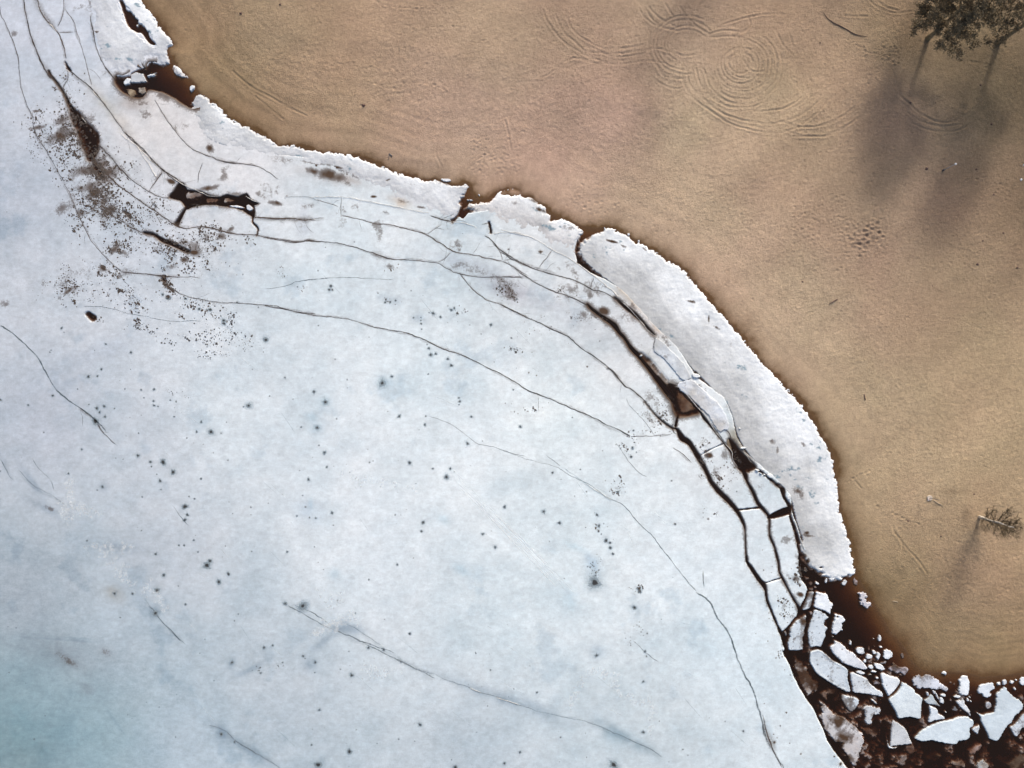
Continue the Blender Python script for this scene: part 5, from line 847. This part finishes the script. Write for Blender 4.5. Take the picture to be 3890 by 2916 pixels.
# ================================================================== SHORE SNOW BANKS
def bank(outer, inner, label, top=.24, fade=2.2, extra_holes=(), whites=(226,233,243), inner_col=(192,194,202), stains=(), base=-.25, wide=6.0, thr=.12, nzamp=.62):
    po = M(smooth(outer, 3)); pi_ = M(smooth(inner, 3))
    P = np.concatenate([po, pi_]); x0, y0 = P.min(0)-1; x1, y1 = P.max(0)+1; cell = .125
    g = Grid(np.arange(x0, x1, cell), np.arange(y0, y1, cell))
    poly = [tuple(p) for p in P]; m_in = inside(g, poly)
    Do = np.full(g.shape, 9.); 
    for p, q in zip(po[:-1], po[1:]): seg_update(g, Do, p, q, 0, 0, 8)
    Dn = np.full(g.shape, 9.)
    for p, q in zip(pi_[:-1], pi_[1:]): seg_update(g, Dn, p, q, 0, 0, 8)
    for p, q in ((po[-1], pi_[0]), (pi_[-1], po[0])): seg_update(g, Do, p, q, 0, 0, 8)
    so_ = np.where(m_in, Do, -Do); si_ = np.where(m_in, Dn, -Dn)
    so_ = np.where(~m_in, -np.minimum(Do, Dn), so_); si_ = np.where(~m_in, -np.minimum(Do, Dn), si_)
    n1_ = fbm(g.X, g.Y, .75, 5, 301, .66); n2_ = fbm(g.X, g.Y, 3.5, 4, 302)
    n3_ = fbm(g.X, g.Y, .33, 3, 303)
    d = so_+n1_*nzamp+n3_*.26
    z = -.3+(top+.3)*sst(-.35, .7, d)+.05*n2_
    zi = ZT-.06+(top-ZT)*sst(-.3, 1., (si_+n1_*.9+n2_*1.3)/fade)
    z = np.where(so_ < 90, np.minimum(z, np.maximum(zi, -.3)), z)
    z = z+(.02+.05*sst(0, 5, si_))*fbm(g.X, g.Y, 1.6, 5, 304, .6)*sst(0, 1, d)+.02*n3_*sst(0, .6, d)
    for hk, hx, hy, hr, hry, ha in extra_holes:
        m_ = M(c(hk, (hx, hy))[0]); f_ = S/ORG[hk][2]; a = math.radians(-ha); dx = g.X-m_[0]; dy = g.Y-m_[1]
        u = (dx*math.cos(a)+dy*math.sin(a))/(hr*f_); v = (-dx*math.sin(a)+dy*math.cos(a))/(hry*f_)
        z = z-1.0*sst(1.15, .75, np.sqrt(u*u+v*v)+n1_*.5)
    z = np.maximum(z, base-.1)
    w_ = sst(.2, wide, si_+n2_*1.5)[..., None]
    bc = s2l(inner_col)*(1-w_)+s2l(whites)*w_
    bc = bc*(1+.05*np.sin(np.clip(so_, -1, 12)*3.1+4*n2_+3*fbm(g.X, g.Y, 9, 2, 320))*(1-w_[..., 0]))[..., None]
    bc = bc*np.array([.985, .975, .935])*(1+.26*fbm(g.X, g.Y, 4.5, 5, 306, .6)+.06*n3_)[..., None]
    st = np.zeros(g.shape)
    for hk, hx, hy, rx, ry, s_, ha in stains:
        m_ = M(c(hk, (hx, hy))[0]); f_ = S/ORG[hk][2]; a = math.radians(-ha); dx = g.X-m_[0]; dy = g.Y-m_[1]
        u = (dx*math.cos(a)+dy*math.sin(a))/(rx*f_); v = (-dx*math.sin(a)+dy*math.cos(a))/(ry*f_)
        st = np.maximum(st, s_*np.exp(-(u*u+v*v))*(.8+.5*n1_))
    # dark pits and blue cracks
    bl = sst(.34, .52, fbm(g.X-g.Y*.5, g.Y*1.6+g.X*.6, 1.6, 4, 310, .6)*sst(.2, 1., d)*sst(-.1, .35, fbm(g.X, g.Y, 9, 2, 311)))[..., None]
    bc = bc*(1-bl*.75)+s2l([96, 128, 145])*bl*.75
    kp = z > -.23; q_ = kp[:-1, :-1] | kp[1:, 1:] | kp[1:, :-1] | kp[:-1, 1:]
    Fs = grid_faces(g.shape, q_); Vs, Fs, Cs, Ss = compact(np.stack([g.X, g.Y, z], -1).reshape(-1, 3), Fs, np.clip(bc, 0, .9).reshape(-1, 3), st.ravel())
    cc = Vs.mean(0); cc[2] = 0
    o = mesh_obj('shore_ice_bank', Vs-cc, Fs, m_snow, Cs, fl=Ss); o.location = cc
    tag(o, label, 'snow bank', 'snowy ice banks along the shore'); return o
bank(edge1[:8]+c('C1',(1560,410),(1510,430),(1535,520),(1530,570)), c('C1',(1450,590),(1360,560),(1320,600),(1210,640),(1150,680),(1040,680),(970,640),(930,560),(870,440),(850,300),(820,150),(780,0),(740,-300)),
     'wide white snow bank in the top left corner, split by a red-brown slot', stains=(('C1',850,290,12,60,.8,85),('C1',930,560,30,40,.5,30),('C1',1380,430,160,60,.25,20)), extra_holes=(('C1',1180,185,48,100,-28),('C1',1105,60,26,80,-20),('C1',1290,300,42,90,-40),('C1',1370,390,45,20,45)), fade=2.0, wide=9, inner_col=(190,196,208))
bank(c('C1',(1550,585),(1590,580),(1650,640),(1725,715)), c('C1',(1680,700),(1600,680),(1555,640)), 'small snow strip between the red-brown inlet and the sand', nzamp=.25, fade=.4, wide=.5)
floe('snow_lump', c('C1',(1705,800),(1715,770),(1760,765),(1755,800),(1725,832)), 'lone snow lump at the mouth of the red-brown inlet', 'snow lump', 'snow lumps on the shore ice', top=.22, col=WHT, rag=.12, cell=.06)
bank(c('C1',(1735,900),(1750,850),(1800,840),(1870,875),(1930,930),(2000,990),(2060,1050),(2132,1095))+edge2+c('C3',(1722,490),(1690,540)),
     c('C3',(1650,600),(1640,680),(1560,740),(1400,690),(1200,600),(1000,520),(850,470),(700,400),(500,310),(300,270),(150,225),(0,190))+c('C1',(2100,1330),(1960,1290),(1850,1230),(1750,1130),(1690,1020),(1740,960)),
     'long white snow bank curving down from the red-brown inlet to the first melt notch', fade=3.2, wide=7, inner_col=(190,195,204), stains=(('C3',210,215,30,10,.9,0),('C3',400,275,160,16,.7,10),('C3',620,300,60,14,.7,10),('C3',1050,405,24,8,.95,-20),('C3',1300,450,160,10,.35,8),('C3',1560,430,110,30,.6,8),('C3',560,350,330,60,.68,12),('C3',150,225,200,30,.6,6),('C1',1900,1330,40,50,.8,0)))
bank(c('C3',(1690,640),(1750,600),(1860,590),(1920,560))+c('C3',(1960,510),(2050,490),(2110,480),(2160,520))+c('C4',(0,75),(100,45),(150,60),(200,100),(270,100),(300,140),(380,180),(380,230),(420,260),(430,300),(520,290),(600,310),(640,340),(690,380),(690,430),(650,480),(635,560)),
     c('C4',(600,600),(520,560),(400,490),(330,430),(200,380),(60,345),(0,330))+c('C3',(2130,800),(1980,770),(1900,730),(1800,690)),
     'middle snow bank between the two melt notches', fade=3.0, wide=6.5, stains=(('C4',280,130,90,30,.55,35),('C4',340,215,50,20,.8,20),('C4',560,370,90,50,.45,10),('C3',2110,600,60,30,.4,10),('C3',1760,640,90,30,.5,10)), inner_col=(192,193,198))
o3 = c('C4',(650,580),(662,520),(680,490),(740,450),(780,405),(850,390),(880,360),(950,360),(1000,400),(1080,420),(1110,460),(1160,480),(1230,515),(1400,630),(1500,680),(1640,820),(1760,970),(1840,1060),(1950,1190),(2070,1330),(2190,1480))+edge4+c('R1',(1600,80),(1600,200),(1640,300),(1655,400),(1662,470),(1620,535),(1530,525),(1440,560),(1330,568),(1250,530),(1160,470),(1060,400),(1000,340),(950,280))
i3 = c('R1',(905,180),(880,60))+c('C5',(1660,1440),(1620,1330),(1590,1220),(1575,1150),(1550,1080),(1500,1000),(1440,945),(1370,880),(1290,820),(1220,740),(1150,640),(1110,560),(1080,450),(1040,330),(960,230),(840,110),(760,20))+c('C4',(1620,1560),(1500,1400),(1340,1240),(1220,1120),(1100,980),(960,850),(820,740),(700,640))
bank(o3, i3, 'longest white snow bank sweeping down to the brown inlet on the right', fade=5.0, wide=10.5, inner_col=(184,188,194), stains=(('C4',940,480,60,14,.85,15),('C4',1030,520,40,14,.6,20),('C4',1215,545,40,12,.6,40),('C4',1610,985,50,14,.8,10),('C4',1750,1130,10,40,.7,0),('C4',1810,1200,50,12,.6,30),('C5',1400,610,40,30,.6,30),('C5',1440,680,20,50,.5,0),('C5',1620,1040,60,90,.55,-40),('R1',930,220,60,50,.7,45),('R1',990,290,30,50,.8,0),('C5',1700,1400,60,20,.7,10),('C5',1690,1380,30,20,.8,0),('C4',1920,1350,60,50,.3,0),('C5',1660,640,20,60,.45,-35)),
     extra_holes=(('R1',1172,385,20,13,0),))
# ---- snow scraps on the beach
for k, x_, y_, rx, ry, lab in (('D1',420,22,10,7,'white snow scrap near the top border above the dark branch'),('D1',648,103,7,5,'pinhead snow scrap above the dark branch'),('D2',2145,90,8,16,'upper strip-like snow scrap at the right border'),('D2',2178,140,26,10,'slanting snow scrap at the right border'),('D2',2128,220,14,20,'lower ragged snow scrap at the right border'),('C4',880,372,14,12,'snow crumb on the sand at the head of the longest bank'),('C4',1078,420,15,12,'snow crumb on the sand beside the longest bank, middle one'),('C4',1165,478,14,12,'snow crumb on the sand beside the longest bank, lowest one'),('C3',1540,405,50,18,'white snow lump lying above the grey slush by the first notch'),('C3',1740,575,28,10,'snow sliver in the first melt notch'),('C3',1812,530,8,14,'tiny upright snow chip in the first melt notch')):
    p = M(c(k, (x_, y_))[0]); gz = max(ground_z(p[0], p[1]), 0)
    floe('snow_scrap', ell(k, x_, y_, rx, ry, rnd.uniform(-30, 30), 8, .3), lab, 'snow scrap', 'snow scraps on the sand', top=.10, col=(222,226,236), edge=.12, rag=.08, ragscale=.3, cell=.045, base_z=gz, bottom=-.12)

# ================================================================== TREES
def tube(P, R, n=7):
    P = np.asarray(P, float); k = len(P); T = np.gradient(P, axis=0); T /= np.linalg.norm(T, axis=1)[:, None]+1e-9
    up = np.array([0, 0, 1.]) if abs(T[0][2]) < .9 else np.array([1., 0, 0])
    V = []; 
    for i in range(k):
        a = np.cross(T[i], up); a /= np.linalg.norm(a)+1e-9; b_ = np.cross(T[i], a)
        for j in range(n):
            t = 2*math.pi*j/n; V.append(P[i]+R[i]*(a*math.cos(t)+b_*math.sin(t)))
    F = [(i*n+j, i*n+(j+1) % n, (i+1)*n+(j+1) % n, (i+1)*n+j) for i in range(k-1) for j in range(n)]
    V.append(P[0]); V.append(P[-1]); a0 = len(V)-2
    F += [(a0, (j+1) % n, j, a0) for j in range(n)]+[(a0+1, (k-1)*n+j, (k-1)*n+(j+1) % n, a0+1) for j in range(n)]
    return V, F
class MB:
    def __init__(s): s.V = []; s.F = []
    def add(s, V, F): b0 = len(s.V); s.V += [tuple(v) for v in V]; s.F += [tuple(dict.fromkeys(i+b0 for i in f)) for f in F]; return s
    def build(s, name, m, parent=None, sm=True):
        me = bpy.data.meshes.new(name); me.from_pydata(s.V, [], s.F); me.materials.append(m)
        me.polygons.foreach_set('use_smooth', np.full(len(s.F), sm)); o = bpy.data.objects.new(name, me); sc.collection.objects.link(o)
        if parent is not None: o.parent = parent
        return o
def pine(seed, H, crown0, R, trunk_r=.36, tuft_n=1.0):
    r = random.Random(seed); root = empty('pine_tree', (0, 0, 0)); tm = MB(); lm = MB(); cm = MB()
    k = 9; P = [(.25*math.sin(i*.8+seed)*i/k, .2*math.cos(i*.9+seed)*i/k, H*.96*i/(k-1)) for i in range(k)]
    Rr = [trunk_r*(1.15 if i == 0 else 1)*(1-i/(k-1)*.86) for i in range(k)]; tm.add(*tube(P, Rr, 10))
    nb = 42
    for i in range(nb):
        f = i/nb; z = crown0+(H*.95-crown0)*f; ang = r.uniform(0, 6.28); ln_ = R*(1-.72*f**1.5)*r.uniform(.6, 1.1)*(.75+.25*min(1, f*5))
        base = np.array([np.interp(z, [p[2] for p in P], [p[0] for p in P]), np.interp(z, [p[2] for p in P], [p[1] for p in P]), z])
        d = np.array([math.cos(ang), math.sin(ang), r.uniform(.0, .35)]); pts = [base]
        for j in range(1, 6):
            pts.append(base+d*ln_*j/5+np.array([r.gauss(0, .12), r.gauss(0, .12), r.gauss(0, .1)+.08*j*(f)]))
        lm.add(*tube(pts, [.09*(1-j/6.2)*(1.4-f) for j in range(6)], 5))
        for j in range(2, 6):
            for s_ in range(3):
                a2 = ang+r.uniform(-1.3, 1.3); l2 = ln_*r.uniform(.12, .32); q = np.array(pts[j]); e = q+np.array([math.cos(a2), math.sin(a2), r.uniform(-.1, .35)])*l2
                lm.add(*tube([q, (q+e)/2+np.array([0, 0, .05]), e], [.035, .025, .012], 4))
                for t_ in range(int(20*tuft_n)):
                    c_ = q+(e-q)*r.uniform(.25, 1.15)+np.array([r.gauss(0, .26), r.gauss(0, .26), r.gauss(0, .16)])
                    sz = r.uniform(.09, .22); n_ = Vector((r.gauss(0, 1), r.gauss(0, 1), r.gauss(0, 1)+.6)).normalized(); u = n_.orthogonal().normalized(); v = n_.cross(u)
                    th = r.uniform(0, 6.28); u, v = u*math.cos(th)+v*math.sin(th), v*math.cos(th)-u*math.sin(th)
                    cV = Vector(c_); cm.add([cV+u*sz, cV+v*sz*.45, cV-u*sz, cV-v*sz*.45], [(0, 1, 2, 3)])
    tr_ = tm.build('trunk', m_bark, root); lm.build('limb', m_bark, tr_); cm.build('crown', m_needle, root, False)
    return root
def place(root, p, gz=None, rot=0, sc_=1.0, copy=False):
    if copy:
        r_ = root.copy(); sc.collection.objects.link(r_)
        for ch in root.children:
            c2 = ch.copy(); sc.collection.objects.link(c2); c2.parent = r_
            for g2 in ch.children:
                c3 = g2.copy(); sc.collection.objects.link(c3); c3.parent = c2
        root = r_
    root.location = (p[0], p[1], ground_z(p[0], p[1])-.05); root.rotation_euler = (0, 0, rot); root.scale = (sc_,)*3
    return root
PG = 'pines standing on the beach'
t1 = pine(3, 15.5, 4.2, 6.8, .42, 2.9); place(t1, M(c('D1',(1280,372))[0], .9), rot=1.0)
tag(t1, 'dark pine at the top right, left of the two, its trunk foot in view', 'pine tree', PG)
t2 = pine(8, 19.5, 5.6, 7.2, .44, 2.6)
t3 = pine(21, 17.0, 7.0, 5.5, .2, .16); place(t2, M(c('D1',(1945,408))[0], .9), rot=2.2)
tag(t2, 'dark pine cut off by the top right corner, nearer the right border', 'pine tree', PG)
# further trees of the grove, beyond the frame; their blurred shadows reach the beach
for i, (px, py, s_, rt, lab) in enumerate(((3560,-300,1.5,.4,'pine beyond the top border, its soft shadow falls on the pitted sand'),(3850,-200,1.5,1.7,'pine beyond the top right corner, its soft shadow falls between stake and border'),
        (2850,-600,1.05,2.6,'pine beyond the top border, its faint shadow falls on the left sand rings'),(2720,-430,1.45,.2,'tall pine beyond the top border, its faint shadow falls under the sand rings'),(3330,-520,.95,4.0,'pine beyond the top border, its faint shadow falls on the dark branch'),(4150,-40,1.3,5.0,'pine beyond the right border, level with the pines in view'),(4130,-420,1.4,2.9,'pine beyond the top right corner, farthest from the water'))):
    o = place(t3, M((px, py)), rot=rt, sc_=s_, copy=True) if i else place(t3, M((px, py)), rot=rt, sc_=s_)
    tag(o, lab, 'pine tree', 'pines of the grove beyond the frame')
# leafless birch
def birch(H=8.8):
    r = random.Random(5); root = empty('bare_birch_tree', (0, 0, 0)); tm = MB(); bm_ = MB()
    P = [(.12*math.sin(i*.9), .10*math.cos(i*1.3), H*.92*i/8) for i in range(9)]; tm.add(*tube(P, [.27*(1-i/9.6) for i in range(9)], 9))
    tr_ = tm.build('trunk', m_birch, root)
    for i in range(46):
        f = .12+.85*(i/46); z = H*.92*f; b0 = np.array([np.interp(z, [p[2] for p in P], [p[0] for p in P]), np.interp(z, [p[2] for p in P], [p[1] for p in P]), z])
        a = r.uniform(0, 6.28); ln_ = (.9+1.7*math.sin(math.pi*min(1, f*1.05)))*r.uniform(.7, 1.15); pts = [b0]
        for j in range(1, 6): pts.append(b0+np.array([math.cos(a), math.sin(a), .75])*ln_*j/5+np.array([r.gauss(0, .05), r.gauss(0, .05), -.02*j*j*.5]))
        bm_.add(*tube(pts, [.04*(1-j/6) for j in range(6)], 4))
        for j in range(1, 6):
            for s_ in range(7):
                q = np.array(pts[j]); a2 = a+r.uniform(-1.4, 1.4); e = q+np.array([math.cos(a2), math.sin(a2), r.uniform(.1, .8)])*r.uniform(.3, .95)
                bm_.add(*tube([q, (q+e)/2+np.array([r.gauss(0, .04), r.gauss(0, .04), 0]), e], [.019, .014, .009], 3))
    bm_.build('branches', m_twig, root)
    return root
bt = birch(); place(bt, M(c('D3',(1692,724))[0], .8)); tag(bt, 'leafless birch with a white trunk leaning outwards on the lower right sand', 'birch tree')

# ================================================================== SMALL THINGS ON THE BEACH
def boxm(mb, cx, cy, cz, sx, sy, sz, rot=0):
    ca, sa = math.cos(rot), math.sin(rot); V = []
    for dz in (-1, 1):
        for dx, dy in ((-1, -1), (1, -1), (1, 1), (-1, 1)):
            x, y = dx*sx/2, dy*sy/2; V.append((cx+x*ca-y*sa, cy+x*sa+y*ca, cz+dz*sz/2))
    mb.add(V, [(3, 2, 1, 0), (4, 5, 6, 7), (0, 1, 5, 4), (1, 2, 6, 5), (2, 3, 7, 6), (3, 0, 4, 7)])
p = M(c('D3',(1180,524))[0], .7); gz = ground_z(*p)
sg = empty('beach_sign', (p[0], p[1], gz))
b_ = MB(); b_.add(*tube([(0, 0, -.05), (0, 0, .16), (0, 0, .20)], [.46, .46, .40], 28)); b_.build('concrete_base', m_conc, sg, False)
b_ = MB(); b_.add(*tube([(0, 0, .1), (.12, .02, 1.3), (.25, .05, 2.3)], [.04, .04, .035], 10)); b_.build('post', m_steel, sg)
b_ = MB(); boxm(b_, .27, .02, 1.15, .05, .62, .42, 1.05-math.pi/2+.35); 
bd = b_.build('sign_board', m_white, sg, False); bd.rotation_euler = (0, math.radians(-38), 0); bd.location = (-.45, 0, .25)
b_ = MB(); b_.add(*tube([(.30, .02, 1.15), (.325, .02, 1.15)], [.07, .07], 12)); rd = b_.build('red_mark', m_red, bd, False)
tag(sg, 'small white notice board with a red mark on a post in a round concrete foot', 'sign')
def stick(name, pts, rad, m, label, cat, group=None, z=.05, side=()):
    P2 = M(smooth(pts, 5)); gz = np.array([ground_z(*q) for q in P2]); c0 = np.array([P2[0][0], P2[0][1], gz[0]])
    P3 = np.stack([P2[:, 0], P2[:, 1], gz+z], 1)-c0; n = len(P3)
    mb = MB(); mb.add(*tube(P3, [rad*(.35+.65*math.sin(math.pi*(i+.6)/(n+.2))) for i in range(n)], 6))
    for t, dx, dy in side:
        q = P3[int(t*(n-1))]; mb.add(*tube([q, q+np.array([dx*.5, dy*.5, .08]), q+np.array([dx, dy, .02])], [rad*.5, rad*.35, rad*.15], 5))
    o = mb.build(name, m); o.location = c0; tag(o, label, cat, group); return o
stick('fallen_branch', c('D1',(285,155),(320,205),(370,245),(430,275),(500,310),(560,348),(620,368),(690,382)), .065, m_wood, 'long dark curved branch lying on the sand left of the pines', 'branch', side=((.4,.5,.1),(.6,-.3,-.4),(.25,.5,-.1)), z=.06)
stick('twig', c('D2',(345,1378),(390,1350),(425,1332)), .07, m_wood, 'short dark twig on the open sand right of the longest snow bank', 'twig', side=((.5,.5,.2),))
#stick('twig', c('D1',(1640,600),(1700,608),(1800,612)), .05, m_wood, 'thin twig on the sand below the left pine', 'twig')
stick('twig', c('C5',(2155,215),(2165,262)), .09, m_wood, 'stubby dark twig on the sand beside the longest snow bank', 'twig')
stick('twig', c('C3',(1060,185),(1085,208)), .10, m_steel, 'bluish twig on the wet sand above the long snow bank', 'twig', side=((.3,-.1,-1.2),))
stick('pale_stick', c('D3',(1195,540),(1230,565),(1290,596)), .06, m_lightwood, 'pale curved stick on the sand next to the sign foot', 'stick')
stick('pale_stick', c('D3',(795,1605),(830,1608),(850,1620)), .05, m_lightwood, 'pale bent stick on the sand near the brown inlet', 'stick')
stick('driftwood', c('D2',(2155,610),(2180,625),(2200,640)), .20, m_steel, 'dark driftwood lump at the right border', 'driftwood', z=.1)
p = M(c('D1',(1425,1606))[0], .8); gz = ground_z(*p); po_ = empty('beach_lamp_post', (p[0], p[1], gz))
b_ = MB(); b_.add(*tube([(0, 0, -.05), (0, 0, .35), (0, 0, .4)], [.16, .16, .08], 12)); b_.build('footing', m_steel, po_)
b_ = MB(); b_.add(*tube([(0, 0, .3), (0, 0, 3.4)], [.05, .04], 10)); b_.build('pole', plain('galvanised', (.42, .45, .5), .5, .5, .1), po_)
b_ = MB(); b_.add(*tube([(0, 0, 3.3), (0, 0, 3.4), (0, 0, 3.48), (0, 0, 3.52)], [.08, .19, .17, .03], 14)); b_.build('cap', m_white, po_)
tag(po_, 'slim grey post with a white cap standing on the sand below the pines', 'post')
# stones
st_pts = [('D1',1745,828,.16),('D1',1850,1190,.16),('D2',1245,120,.22),('D2',1710,125,.14),('D2',1720,1008,.20),('D2',1300,1210,.1),('D2',100,1168,.14),('D1',1090,995,.15),('D3',1610,475,.13),('D3',1275,915,.13),('D3',945,760,.14),('Q',748,48,.16),('Q',510,95,.2),('Q',1240,640,.24),('D2',1960,718,.15),('D2',1870,360,.2),('D2',2090,1040,.16),('D2',1770,790,.12),('D1',255,435,.12),('D1',1325,995,.1)]
st_lab = ['dark stone just left of the right pine trunk shadow','dark stone right of the right pine trunk shadow, lower down','dark stone left of the white-capped post foot','small stone on the sand right of the white-capped post','dark stone far below the white-capped post, alone','faint stone right of the long snow bank, middle beach',
 'dark stone on the sand close to the longest snow bank','dark stone at the lower end of the left pine trunk shadow','dark stone on the sand above the birch crown','small stone on the sand left of and below the birch','small stone on the pocked sand below the notice board','small stone near the top border on the smooth upper left sand',
 'stone below the top border, left one on the upper left sand','largest stone on the upper beach, at the end of a footprint trail','stone near the right border, middle of the height','stone in a dark smudge below the snow scraps at the right border','stone low down near the right border above the birch','tiny stone halfway between driftwood lump and post','stone on the sand left of the left pine shadow','tiny stone under the left pine trunk shadow']
for i, (k, x_, y_, r_) in enumerate(st_pts):
    p = M(c(k, (x_, y_))[0]); r = random.Random(i); V = []; F = []
    nn, mm = 7, 10
    for a in range(nn+1):
        for b2 in range(mm):
            t = math.pi*a/nn; u = 2*math.pi*b2/mm; q = r_*(1+.18*math.sin(3*u+i)+.1*r.uniform(-1, 1)); V.append((q*math.sin(t)*math.cos(u)*1.25, q*math.sin(t)*math.sin(u), q*.6*math.cos(t)))
    F = [(a*mm+b2, a*mm+(b2+1) % mm, (a+1)*mm+(b2+1) % mm, (a+1)*mm+b2) for a in range(nn) for b2 in range(mm)]
    o = MB().add(V, F).build('beach_stone', m_wood); o.location = (p[0], p[1], ground_z(*p)+r_*.15)
    tag(o, st_lab[i], 'stone', 'dark stones on the beach')
print('verts', sum(len(o.data.vertices) for o in sc.objects if o.type == 'MESH'))
